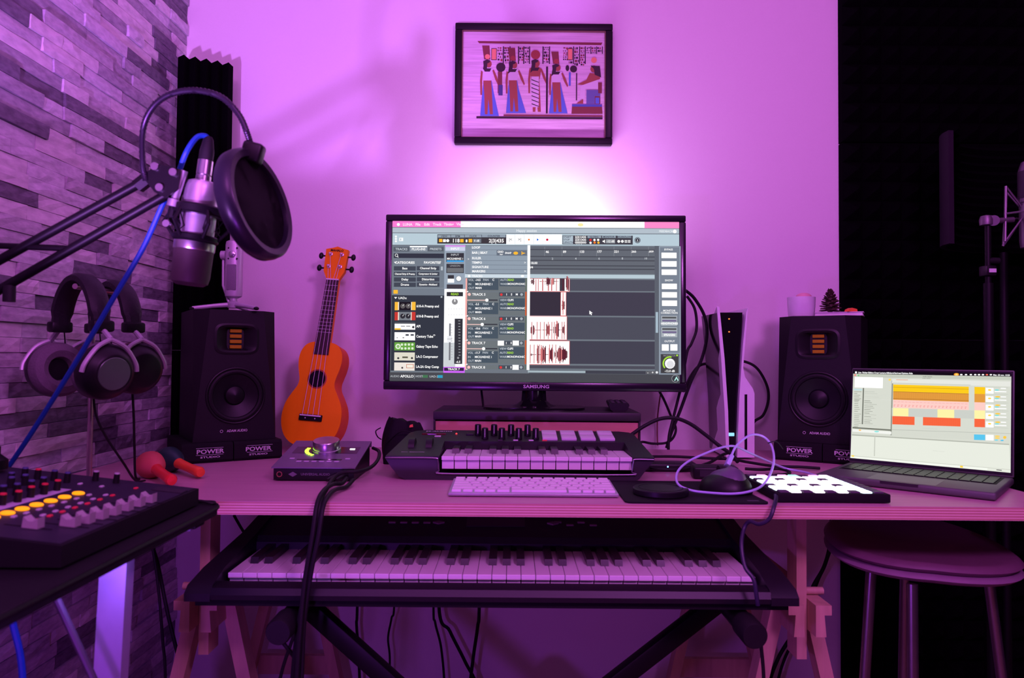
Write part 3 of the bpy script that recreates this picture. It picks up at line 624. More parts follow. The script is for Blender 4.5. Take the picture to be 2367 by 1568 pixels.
# ================================================================ small keyboard with pads
def octave_keys(t, nwhite, x0, pitch, yf, yb, ztop, kh, start, blen, first_black=True, lip=0.006, bh=0.009):
    """white keys then black keys between them; start = note index of first white key (0=C)"""
    wk = G(); gap = 0.0009
    wk.rbox((pitch / 2, (yf + yb) / 2, ztop - lip / 2), (pitch - gap, yb - yf, lip), 0.0008, 1)
    wk.bb(gap, pitch - gap, yf + 0.007, yf + 0.02, ztop - kh, ztop - lip + 0.0005)
    me = wk.mesh('white_key'); me.materials.append(KEYW)
    bk = G(); bw = pitch * 0.56
    bk.prism([(yb - blen, ztop), (yb - blen + 0.004, ztop + bh), (yb, ztop + bh), (yb, ztop)], -bw / 2, bw / 2, 'x')
    bm_ = bk.mesh('black_key'); bm_.materials.append(KEYB)
    for k in range(nwhite):
        link('white_key', me, t, (x0 + k * pitch, 0, 0))
        if (start + k) % 7 in (0, 1, 3, 4, 5) and k < nwhite - 1: link('black_key', bm_, t, (x0 + (k + 1) * pitch, 0, 0))
CHAR = mat('charcoal_plastic', (0.016, 0.014, 0.018), 0.45, spec=0.3)
GREYP = mat('dark_grey_shell', (0.030, 0.025, 0.033), 0.42, spec=0.35)
PADM = mat('pale_pad_rubber', (0.60, 0.58, 0.62), 0.6, var=0.04)
REDL = mat('red_indicator', (1, 0.03, 0.03), 0.4, emit=3.0)
def midi():
    t = thing('midi_keyboard', 'small music keyboard with knobs and pale pads in front of the monitor riser', 'keyboard', (0.015, 1.325, ZD))
    top = lambda y: 0.044 + 0.155 * y
    def slab(poly, zlo, g):
        n = len(poly); vs = [(x, y, zlo) for x, y in poly] + [(x, y, top(y)) for x, y in poly]
        g.add(vs, [(k, (k + 1) % n, n + (k + 1) % n, n + k) for k in range(n)] + [tuple(range(n)), tuple(range(2 * n - 1, n - 1, -1))])
    g = G(); slab([(-.247, 0), (-.148, 0), (-.148, .188), (-.195, .188), (-.215, .18), (-.226, .165)], 0.038, g)
    slab([(.2105, 0), (.250, 0), (.240, .165), (.232, .18), (.2105, .188)], 0.038, g)
    slab([(-.148, .103), (.2105, .103), (.2105, .188), (-.148, .188)], 0.02, g); g.build('top_panel', CHAR, t, 0)
    g = G(); sec = [(-0.247, .038), (-.236, .022), (-.222, .006), (-.21, 0), (-.15, 0), (-.15, .038)]
    g.prism([(x, z) for x, z in sec], 0.001, 0.17, 'y'); sec = [(.2125, 0), (.222, .004), (.234, .02), (.249, .038), (.2125, .038)]
    g.prism(sec, 0.001, 0.17, 'y'); g.bb(-.15, .2125, 0.0, 0.004, 0, 0.011); g.bb(-.15, .2125, 0.004, 0.17, 0, 0.008); g.build('lower_shell', GREYP, t, 0)
    g = G(); g.tube(spline([(-.247, -.001, .0405), (-.235, -.002, .041), (-.16, -.002, .041), (-.150, -.002, .036), (-.148, -.002, .018), (-.142, -.002, .0125), (0, -.002, .0125), (.2, -.002, .0125), (.208, -.002, .018), (.211, -.002, .036), (.215, -.002, .041), (.249, -.001, .0405)], 4), 0.0016, 6); g.build('chrome_edging', mat('dark_trim', (0.25, 0.22, 0.28), 0.25, 0.8), t)
    octave_keys(t, 15, -0.1445, 0.02365, 0.004, 0.104, 0.0435, 0.024, 0, 0.062, lip=0.0075)
    for k, px in enumerate((1107, 1123, 1144, 1162, 1183, 1201, 1221, 1240)):
        y = 0.150 if k % 2 == 0 else 0.122; x = (px - CX) * (1.325 + y) / F - 0.015
        kn = G().lathe([(0.0072, top(y)), (0.0066, top(y) + 0.021), (0.005, top(y) + 0.0225), (0, top(y) + 0.0225)], (x, y, 0), n=14).build('knob', BLK, t)
        G().bb(x - 0.0005, x + 0.0005, y - 0.0075, y - 0.006, top(y) + 0.004, top(y) + 0.021).build('pointer', LET, kn, 0)
    for k in range(4):
        for j in range(2):
            xc = 0.063 + k * 0.0385; y0 = 0.113 + j * 0.034; g = G()
            g.rbox((0, 0, 0.002), (0.0305, 0.030, 0.006), 0.0015); g.build('drum_pad', PADM, t).matrix_basis = at(xc + 0.0, y0 + 0.015, top(y0 + 0.015)) @ Matrix.Rotation(math.atan(0.155), 4, 'X')
    for x in (-0.208, -0.174):
        w_ = G(); w_.cyl((x - .006, .075, .048), (x + .006, .075, .048), 0.021, n=28); w_.build('wheel', BLK, t)
    tl = Matrix.Rotation(math.atan(0.155), 4, 'X')
    letter('M-AUDIO', 0.0085, at(-0.166, 0.176, top(0.176) + 0.0004) @ tl, LET, t, sx=1.5)
    letter('PITCH   MODULATION', 0.0042, at(-0.200, 0.024, top(0.024) + 0.0004) @ tl, LET, t)
    G().bb(-.199, -.150, .150, .163, top(.156) - .002, top(.156) + .0012).build('display_window', mat('dark_red_window', (0.10, 0.01, 0.012), 0.2), t, 0)
    g = G(); g.rbox((-.165, .138, top(.138)), (.013, .008, .003), .0008); g.build('button', PADM, t)
    g = G(); g.ell((-.1285, .158, top(.158)), (.002, .002, .002), 10, 6); g.build('indicator', REDL, t)
    G().rbox((-.100, .155, top(.155)), (.016, .016, .005), .001).build('switch', BLK, t)
    for k in range(3): G().rbox((-.037 + k * .031, .112, top(.112)), (.01, .006, .003), .0008).build('button', PADM if k else GREYP, t)
    G().rbox((.052, .112, top(.112)), (.01, .006, .003), .0008).build('button', REDP, t)
midi()

# ================================================================ slim computer keyboard
ALU = mat('aluminium', (0.46, 0.46, 0.50), 0.35, 0.5)
def slim_kb():
    t = thing('computer_keyboard', 'slim white computer keyboard lying at the front of the desk', 'keyboard', (0.037, 1.166, ZD), rot=(R(2.6), 0, 0))
    G().rbox((0, 0.0565, 0.004), (0.2785, 0.113, 0.006), 0.0025).build('base_plate', ALU, t)
    rows = [([1] * 4 + [1.25, 5, 1.25] + [1] * 3, 1), ([2.25] + [1] * 10 + [2.25], 1), ([1.75] + [1] * 11 + [1.75], 1), ([1.5] + [1] * 13, 1), ([1] * 13 + [1.5], 1), ([14.5 / 14] * 14, 0.55)]
    U = 0.0187; y = 0.006; cache = {}
    for ws, hh in rows:
        x = -14.5 * U / 2
        for wd in ws:
            k = (round(wd, 2), hh)
            if k not in cache:
                g = G(); g.rbox((0, 0, 0.0004), (wd * U - 0.0030, hh * U - 0.0032, 0.0042), 0.0008, 1); cache[k] = g.mesh('key'); cache[k].materials.append(WHITE)
            link('key', cache[k], t, (x + wd * U / 2, y + hh * U / 2, 0.0078)); x += wd * U
        y += hh * U
slim_kb()

# ================================================================ laptop
def laptop():
    W, D, LH = 0.285, 0.2075, 0.1985; rz = R(-41.7)
    t = thing('laptop', 'open grey laptop with a bright editing screen at the end of the desk', 'laptop', (0.6785, 1.255, ZD), rz)
    SG = mat('space_grey_aluminium', (0.10, 0.115, 0.10), 0.5, 0.2, spec=0.3)
    G().rbox((0, D / 2, 0.0075), (W, D, 0.013), 0.004, 3).build('base', SG, t)
    G().bb(-W * 0.455, W * 0.455, D * 0.47, D * 0.93, 0.0135, 0.0143).build('key_well', BLKM, t, 0)
    kb = G(); kb.rbox((0, 0, 0), (0.0160, 0.0140, 0.0016), 0.0005, 1); km = kb.mesh('key'); km.materials.append(BLK)
    for r_ in range(6):
        for c in range(14):
            o = link('key', km, t, (-W * 0.44 + (c + 0.5) * 0.01795, D * 0.485 + (r_ + 0.5) * 0.0152, 0.0149))
    G().bb(-0.055, 0.055, 0.008, 0.083, 0.0135, 0.01425).build('trackpad', mat('trackpad_glass', (0.11, 0.125, 0.11), 0.45, 0.1, spec=0.3), t, 0)
    G().bb(-0.03, 0.03, -0.0005, 0.003, 0.009, 0.0142).build('opening_notch', GREYP, t, 0)
    T = at(0, D - 0.003, 0.014) @ Matrix.Rotation(R(-7), 4, 'X')
    G().rbox((0, 0.003, LH / 2), (W, 0.0055, LH), 0.0024, 2, T).build('lid', SG, t)
    G().bb(-W / 2 + .002, W / 2 - .002, -0.0006, 0.001, 0.004, LH - 0.0025, T).build('glass_front', GLOSS, t, 0)
    S = Sheet([(40, 72), (1732, 94), (1722, 1172), (20, 1032)], W * 0.972, LH * 0.925, 0.00001)
    r, tx, d = S.rect, S.text, S.disc
    W_, BG = (255, 255, 255), (222, 226, 214)
    r(40, 72, 1722, 1172, (8, 8, 10)); d(70, 90, 12, W_)
    for x, s in ((112, 'Live'), (168, 'Fichier'), (232, 'Edition'), (293, 'Creer'), (358, 'Lecture'), (436, 'Affichage'), (518, 'Naviguer'), (597, 'Options'), (661, 'Aide')): tx(x, 91 + x * 0.012, 24, s, W_, bold=0.04, sx=0.85)
    d(1150, 108, 28, (255, 160, 40), ry=15); d(1150, 108, 15, (255, 230, 120), ry=8)
    for x in (1202, 1252, 1304, 1350, 1390, 1432, 1474, 1516): d(x, 110, 14, W_ if x != 1474 else (255, 120, 100), ry=8)
    tx(1628, 114, 22, 'Mer. 23 nov. 13:20', W_, bold=0.04, sx=0.9)
    r(40, 104, 1722, 1172, BG, 0.95)
    S.poly([(40, 104), (1728, 132), (1727, 168), (39, 142)], (198, 204, 190)); tx(840, 134, 16, 'studio session', (90, 90, 86)); tx(830, 152, 14, 'studio session', (110, 110, 104))
    d(60, 120, 10, (250, 130, 120)); d(98, 124, 8, (90, 210, 120)); r(424, 160, 448, 180, (255, 220, 90))
    r(60, 140, 360, 264, W_, 1.25)
    def lines(x, y0, n, dy, w0, c=(160, 164, 152)):
        rr = random.Random(int(x)); [r(x, y0 + k * dy, x + w0 * rr.uniform(0.4, 1), y0 + k * dy + 8, c) for k in range(n)]
    r(146, 262, 152, 662, (120, 124, 114)); r(458, 178, 462, 780, (150, 154, 142)); r(46, 270, 138, 292, (196, 224, 226))
    lines(52, 300, 6, 19, 80); lines(56, 390, 7, 21, 60); lines(56, 545, 8, 20, 76); lines(164, 400, 15, 19.3, 140, (140, 144, 132)); lines(164, 300, 5, 19, 240, (196, 200, 190)); r(152, 384, 458, 394, (250, 250, 246))
    r(40, 708, 458, 716, (120, 124, 112)); r(40, 716, 458, 770, (244, 246, 240)); d(120, 728, 14, (255, 200, 120), ry=8); d(300, 741, 26, (150, 232, 226), ry=9)
    r(462, 160, 1722, 238, (232, 234, 226)); lines(505, 166, 1, 12, 260, (240, 150, 110)); r(470, 210, 1300, 220, (206, 210, 200))
    Q = lambda y, x: y + (x - 470) * 0.0245
    def seg(x0, x1, y0, y1, c, g_=1.0): S.poly([(x0, Q(y0, x0)), (x1, Q(y0, x1)), (x1, Q(y1, x1)), (x0, Q(y1, x0))], c, g_)
    for x0, x1 in ((474, 1282), (1342, 1456)):
        seg(x0, x1, 222, 298, (255, 205, 20)); seg(x0, x1, 298, 390, (228, 156, 62)); seg(x0, x1, 390, 478, (255, 208, 200))
    seg(474, 1282, 248, 252, (196, 140, 20)); seg(474, 1282, 300, 303, (120, 84, 40)); seg(474, 1282, 374, 377, (120, 60, 20))
    for k in range(20): seg(480 + k * 40, 500 + k * 40, 444, 448, (240, 130, 130)); seg(480 + k * 40, 492 + k * 40, 456, 462, (236, 130, 130)); seg(480 + k * 40, 510 + k * 40, 410, 413, (240, 150, 150))
    for x in range(490, 1280, 20): seg(x, x + 1.5, 304, 390, (206, 136, 48))
    seg(462, 1340, 480, 570, (206, 210, 202)); seg(474, 640, 480, 568, (255, 246, 170)); seg(950, 1128, 480, 575, (255, 246, 170)); seg(1342, 1456, 478, 572, (255, 246, 170))
    for x0, x1 in ((468, 706), (796, 1196), (1342, 1454)): seg(x0, x1, 570, 660, (250, 104, 62))
    for x in range(480, 1196, 20):
        if not 700 < x < 800: seg(x, x + 1.5, 572, 658, (232, 92, 56))
    for y in (222, 298, 390, 478, 570, 662): seg(1460, 1700, y - 2, y, (180, 184, 176))
    for k in range(5):
        y = 222 + k * 92; seg(1462, 1545, y + 6, y + 70, (255, 255, 252), 1.1); d(1503, Q(y + 30, 1503), 18, (255, 214, 80), ry=9)
        if k: d(1588, Q(y + 10, 1588), 28, (255, 206, 70), ry=9)
        d(1580, Q(y + 28, 1580), 24, (140, 226, 226), ry=9); seg(1556, 1680, y + 40, y + 50, W_, 1.1); seg(1620, 1676, y + 4, y + 14, W_, 1.1)
    seg(462, 1722, 716, 722, (190, 194, 184)); lines(790, 700, 1, 10, 200, (150, 154, 146))
    for k in range(6): seg(462, 1330, 726 + k * 12, 728 + k * 12, (206, 210, 200))
    seg(1338, 1456, 740, 800, (90, 200, 240)); seg(1462, 1545, 740, 800, W_, 1.1); [d(1584, Q(y, 1584), 28, (255, 214, 90), ry=8) for y in (752, 772)]; d(1662, Q(762, 1662), 18, (255, 204, 70), ry=16); d(1574, Q(794, 1574), 20, (130, 220, 236), ry=8); d(1634, Q(796, 1634), 18, (90, 200, 240), ry=8)
    S.poly([(36, 774), (1708, 862), (1708, 874), (36, 786)], (176, 180, 168)); S.poly([(36, 786), (1708, 872), (1722, 1172), (20, 1032)], (234, 238, 226))
    r(278, 792, 284, 1010, (200, 204, 192)); S.poly([(22, 1004), (1722, 1136), (1722, 1142), (22, 1010)], (206, 210, 198)); S.poly([(22, 1012), (1480, 1124), (1480, 1150), (22, 1032)], (246, 250, 240))
    r(34, 1002, 62, 1020, (255, 220, 80)); r(1192, 1102, 1222, 1124, (255, 216, 60)); r(1574, 1138, 1630, 1150, (40, 40, 40)); lines(900, 944, 1, 9, 130, (160, 164, 154))
    o = S.build('screen_image', SCREEN, t, T @ Vector((-0.001, -0.0009, LH * 0.5 + 0.0015))); o.rotation_euler = (R(-7), 0, 0)
laptop()

# ================================================================ lit pad controller
def pads():
    t = thing('pad_controller', 'flat square controller with a grid of glowing white pads', 'controller', (0.513, 1.138, ZD))
    G().rbox((0, 0.09, 0.008), (0.18, 0.18, 0.014), 0.002).build('case', BLKM, t)
    lit = mat('lit_pad', (0.95, 0.86, 1.0), 0.5, emit=2.6, var=0.02); lc = mat('lit_pad_cyan', (0.70, 0.95, 1.0), 0.5, emit=2.6, var=0.02)
    off = mat('unlit_pad', (0.06, 0.045, 0.07), 0.5); pk = mat('lit_button_pink', (1.0, 0.25, 0.7), 0.5, emit=3.0); gnm = mat('lit_button_green', (0.2, 1.0, 0.6), 0.5, emit=2.5)
    def pm(m, s=0.0158):
        g = G(); g.rbox((0, 0, 0), (s, s, 0.004), 0.0012, 1); me = g.mesh('pad'); me.materials.append(m); return me
    M = {k: pm(v) for k, v in dict(lit=lit, lc=lc, off=off, pk=pk, gn=gnm).items()}
    for r_ in range(9):
        for c in range(9):
            if r_ == 8: k = ('off', 'pk', 'off', 'pk', 'gn', 'off', 'pk', 'lit', 'off')[c]
            elif c == 8: k = 'off'
            elif r_ in (0, 3, 6) and c % 2 == 0: k = 'off'
            else: k = 'lc' if c in (0, 7) else 'lit'
            link('pad', M[k], t, (-0.0755 + c * 0.0188, 0.0145 + r_ * 0.0188, 0.0155))
pads()

# ================================================================ loudspeakers and their pads
RIB = mat('copper_ribbon', (0.38, 0.25, 0.01), 0.5, 0.1, spec=0.1)
CONE = mat('speaker_cone', (0.006, 0.0055, 0.0075), 0.42, spec=0.25, var=0.3, scale=90, stretch=(1, 1, 1))
CAB = mat('speaker_cabinet', (0.007, 0.006, 0.008), 0.6, bump=0.15, scale=500, spec=0.25)
def ring_tube(c, r, t, n=40, q=8):
    g = G(); vs = []; fs = []
    for i in range(n):
        a = 2 * PI * i / n
        for j in range(q):
            e = 2 * PI * j / q; rr = r + t * math.cos(e); vs.append((c[0] + rr * math.cos(a), c[1] + t * math.sin(e), c[2] + rr * math.sin(a)))
    for i in range(n):
        for j in range(q): fs.append((i * q + j, ((i + 1) % n) * q + j, ((i + 1) % n) * q + (j + 1) % q, i * q + (j + 1) % q))
    return g.add(vs, fs)
def speaker(name, label, loc, rz, D):
    t = thing(name, label, 'loudspeaker', loc, rz, 'pair of studio loudspeakers'); W, H = 0.172, 0.285; c, dc = 0.030, 0.026
    wz, wr, tz = 0.098, 0.060, 0.222
    g = G(); hw = W / 2
    fr = [(-hw, 0), (hw, 0), (hw - c, H), (-hw + c, H)]
    # front baffle with openings is built as rings of quads around the woofer and tweeter
    vs = [(-hw, 0.0, 0), (hw, 0.0, 0), (hw - c, 0, H), (-hw + c, 0, H), (-hw, dc, H), (hw, dc, H), (-hw, D, 0), (hw, D, 0), (hw, D, H), (-hw, D, H)]
    g.add(vs, [(0, 3, 4), (1, 5, 2), (0, 4, 9, 6), (1, 7, 8, 5), (3, 2, 5, 8, 9, 4), (0, 6, 7, 1), (6, 9, 8, 7)])
    n = 32; ring = [(wr * math.cos(2 * PI * k / n), wz + wr * math.sin(2 * PI * k / n)) for k in range(n)]
    tw, th = 0.042, 0.030
    trec = [(tw * math.copysign(abs(math.cos(a)) ** 0.45, math.cos(a)), tz + th * math.copysign(abs(math.sin(a)) ** 0.45, math.sin(a))) for a in [2 * PI * k / n for k in range(n)]]
    bm = bmesh.new()
    def loop(pts):
        vv = [bm.verts.new((x, 0, z)) for x, z in pts]; return [bm.edges.new((vv[i], vv[(i + 1) % len(vv)])) for i in range(len(vv))]
    es = loop(fr) + loop(ring) + loop(trec); bmesh.ops.triangle_fill(bm, use_beauty=True, edges=es); bm.verts.index_update()
    g.add([v.co.copy() for v in bm.verts], [[v.index for v in f.verts] for f in bm.faces]); bm.free()
    g.build('cabinet', CAB, t, 20)
    ba = ring_tube((0, -0.0005, wz), wr, 0.0028); ba.build('basket_ring', BLK, t)
    su = ring_tube((0, 0.002, wz), 0.0525, 0.0055); su.build('surround', RUB, t)
    G().lathe([(0.060, -0.003), (0.0575, 0.000), (0.049, 0.002), (0.020, 0.016), (0.018, 0.016)][::1], (0, 0, wz), (0, 1, 0), 40, caps=False).build('cone', CONE, t)
    G().lathe([(0.022, 0.0145), (0.019, 0.0085), (0.011, 0.0045), (0, 0.003)], (0, 0, wz), (0, 1, 0), 32, caps=False).build('dust_cap', CONE, t)
    g = G(); inn = [(0.018 * math.copysign(abs(math.cos(a)) ** 0.4, math.cos(a)), tz + 0.024 * math.copysign(abs(math.sin(a)) ** 0.4, math.sin(a))) for a in [2 * PI * k / n for k in range(n)]]
    vs = [(x, -0.0015, z) for x, z in [(x * 1.12, tz + (z - tz) * 1.14) for x, z in trec]] + [(x, -0.003, z) for x, z in trec] + [(x * 0.86, 0.0, tz + (z - tz) * 0.86) for x, z in trec] + [(x, 0.016, z) for x, z in inn]
    g.add(vs, [(r_ * n + k, r_ * n + (k + 1) % n, (r_ + 1) * n + (k + 1) % n, (r_ + 1) * n + k) for r_ in range(3) for k in range(n)]); g.add([(x, 0.016, z) for x, z in inn], [tuple(range(n))])
    wg = g.build('waveguide', BLK, t)
    for k in range(4): G().rbox((0, 0.0125, tz - 0.0175 + k * 0.0117), (0.025, 0.005, 0.0078), 0.001, 1).build('ribbon_pleat', RIB, t)
    letter('ADAM AUDIO', 0.0075, at(0.004, -0.0006, 0.0215) @ FRONT, LET, t, sx=0.9); ring_tube((-0.0285, -0.0006, 0.0215), 0.0028, 0.0005, 16, 6).build('emblem', LET, t)
    return t
def iso_pad(label, loc, rz, D, W=0.205):
    t = thing('isolation_pad', label, 'speaker pad', loc, rz, 'foam pads under the loudspeakers'); hw = W / 2
    for s in (-1, 1):
        x0, x1 = (-hw, -0.001) if s < 0 else (0.001, hw); g = G()
        g.prism([(0.004, 0), (0, 0.006), (0.002, 0.036), (0.008, 0.0415), (D, 0.0415), (D, 0)], x0, x1, 'x'); h = g.build('pad_half', FOAM if False else BLKM, t)
        M = at(s * hw * 0.5 + (0.004 if s < 0 else 0), -0.0006, 0.024) @ FRONT
        letter('POWER', 0.0125, M, LET, h, bold=0.025, sx=1.25); letter('STUDIO', 0.0055, at(0, -0.0006, -0.0115) @ M, LET, h, sx=2.0)
        for zz in (0.0315, 0.0172): G().bb(s * hw * 0.5 - 0.024, s * hw * 0.5 + 0.030, -0.0010, 0.0006, zz, zz + 0.0006).build('label_line', LET, h, 0)
RL = R(33); sp_l = Vector((-0.602, 1.562, 0))
iso_pad('black foam pad under the loudspeaker beside the stone wall', (sp_l.x + 0.012 * math.sin(RL), sp_l.y - 0.028 * math.cos(RL), ZD), RL, 0.215)
speaker('loudspeaker', 'black studio loudspeaker next to the orange ukulele', (sp_l.x, sp_l.y, ZD + 0.0418), RL, 0.185)
RR_ = R(-31); sp_r = Vector((0.686, 1.602, 0))
iso_pad('black foam pad under the loudspeaker behind the laptop', (sp_r.x, sp_r.y - 0.022, ZD), RR_, 0.20)
speaker('loudspeaker', 'black studio loudspeaker between the game console and the laptop', (sp_r.x, sp_r.y, ZD + 0.0418), RR_, 0.19)
ZS = ZD + 0.0418 + 0.2852

# ================================================================ things on the speakers
PALE = mat('pale_grey_metal', (0.52, 0.50, 0.55), 0.4, 0.3)
def usb_mic():
    t = thing('usb_microphone', 'pale grey desktop microphone on a small tripod on top of the loudspeaker', 'microphone', (-0.632, 1.615, ZS))
    for a in (-35, 205, 85):
        d = Vector((math.cos(R(a)), math.sin(R(a)), 0)); L_ = 0.085
        g = G(); g.tube([(0, 0, 0.016), tuple(d * L_ * 0.5 + Vector((0, 0, 0.011))), tuple(d * L_ + Vector((0, 0, 0.0045)))], [0.006, 0.0048, 0.0045], 10); lg = g.build('tripod_leg', PALE, t)
        G().ell(tuple(d * L_ + Vector((0, 0, 0.004))), (0.006, 0.006, 0.004), 12, 6).build('rubber_foot', RUB, lg)
    G().lathe([(0.012, 0.008), (0.014, 0.018), (0.008, 0.024), (0.008, 0.034)], n=20).build('hub', PALE, t)
    g = G(); g.lathe([(0.010, 0.030), (0.018, 0.034), (0.019, 0.04), (0.019, 0.150), (0.0175, 0.158), (0.012, 0.161), (0, 0.162)], n=28); bd = g.build('body', PALE, t)
    G().rbox((0.001, -0.0172, 0.076), (0.021, 0.006, 0.058), 0.002).build('grille', mat('mic_grille', (0.20, 0.18, 0.22), 0.6, scale=900, bump=0.6), bd)
    G().lathe([(0.0075, 0), (0.0075, 0.004), (0.005, 0.0055), (0, 0.0055)], (0.003, -0.018, 0.128), (0, -1, 0), 18).build('dial', CHROME, bd)
    for k in range(4): G().ell((-0.006 + (k % 2) * 0.019, -0.0175, 0.118 + (k // 2) * 0.024), (0.0022, 0.002, 0.0022), 10, 6).build('button', GREYP, bd)
    g = G(); g.cyl((-0.018, 0, 0.128), (-0.029, 0, 0.128), 0.010, n=20); g.build('pivot_knob', PALE, t)
    g = G(); g.tube([(-0.026, 0.004, 0.128), (-0.026, 0.006, 0.06), (-0.012, 0.004, 0.022)], 0.0035, 8); g.build('swing_bracket', PALE, t)
usb_mic()
def on_right():
    c = sp_r + Vector((0.05, 0.08, 0)); base = lambda x, y: (c.x + x, c.y + y, ZS)
    bk = thing('small_book', 'slim white book lying on the loudspeaker beneath the pine cone', 'book', base(0.010, -0.062), R(-28))
    G().bb(-0.05, 0.046, -0.022, 0.032, 0.0015, 0.0075).build('pages', mat('paper', (0.72, 0.70, 0.70), 0.8), bk, 0)
    g = G(); g.bb(-0.052, 0.048, -0.024, 0.034, 0, 0.0014); g.bb(-0.052, 0.048, -0.024, 0.034, 0.0076, 0.009); g.build('cover', mat('book_cover', (0.66, 0.62, 0.66), 0.6), bk, 0)
    t = thing('candle_pot', 'white ceramic pot with a pinkish lump on the loudspeaker', 'pot', base(-0.054, 0.0))
    G().lathe([(0.026, 0), (0.029, 0.003), (0.031, 0.03), (0.0315, 0.048), (0.029, 0.0485), (0.0285, 0.044), (0, 0.043)], n=32).build('pot_body', mat('glazed_ceramic', (0.70, 0.70, 0.73), 0.3), t)
    g = G(); g.ell((0.006, 0.0, 0.049), (0.018, 0.018, 0.010), 18, 10); g.build('lump', mat('pink_wax', (0.72, 0.40, 0.40), 0.6, bump=0.4), t)
    t = thing('pine_cone', 'small dark brown pine cone standing on the white book', 'pine cone', (P(1919, 715, 1.622).x, 1.622, ZS + 0.0092))
    PC = mat('pine_cone_scale', (0.065, 0.028, 0.022), 0.7, var=0.4)
    G().lathe([(0.004, 0), (0.010, 0.006), (0.008, 0.034), (0.002, 0.048), (0, 0.049)], n=12).build('core', PC, t)
    g = G(); g.add([(0, -0.0035, 0), (0, 0.0035, 0), (0.011, 0.0055, 0.003), (0.0135, 0, 0.0048), (0.011, -0.0055, 0.003), (0.011, 0, 0.0058), (0.002, 0, 0.003)], [(0, 1, 2, 3, 4), (1, 6, 5, 2), (0, 4, 5, 6), (2, 5, 3), (3, 5, 4), (0, 6, 1)]); sm = g.mesh('scale'); sm.materials.append(PC)
    for k in range(52):
        f = k / 52; o = link('scale', sm, t, (0, 0, 0.003 + 0.046 * f), Euler((0, R(14 - 62 * f), k * 2.39996), 'XYZ')); s = 1.5 * (1 - 0.70 * f ** 1.3); o.scale = (s * 1.25, s, s * 0.8)
    o = thing('orange_wedge', 'small orange block at the edge of the white book', 'block', (P(1968, 721, 1.595).x, 1.597, ZS + 0.0092), R(20))
    G().prism([(-0.013, 0), (0.013, 0), (0.012, 0.006), (-0.002, 0.0085), (-0.011, 0.005)], -0.006, 0.006, 'y').build('wedge_body', mat('orange_plastic', (0.85, 0.16, 0.04), 0.5), o)
on_right()

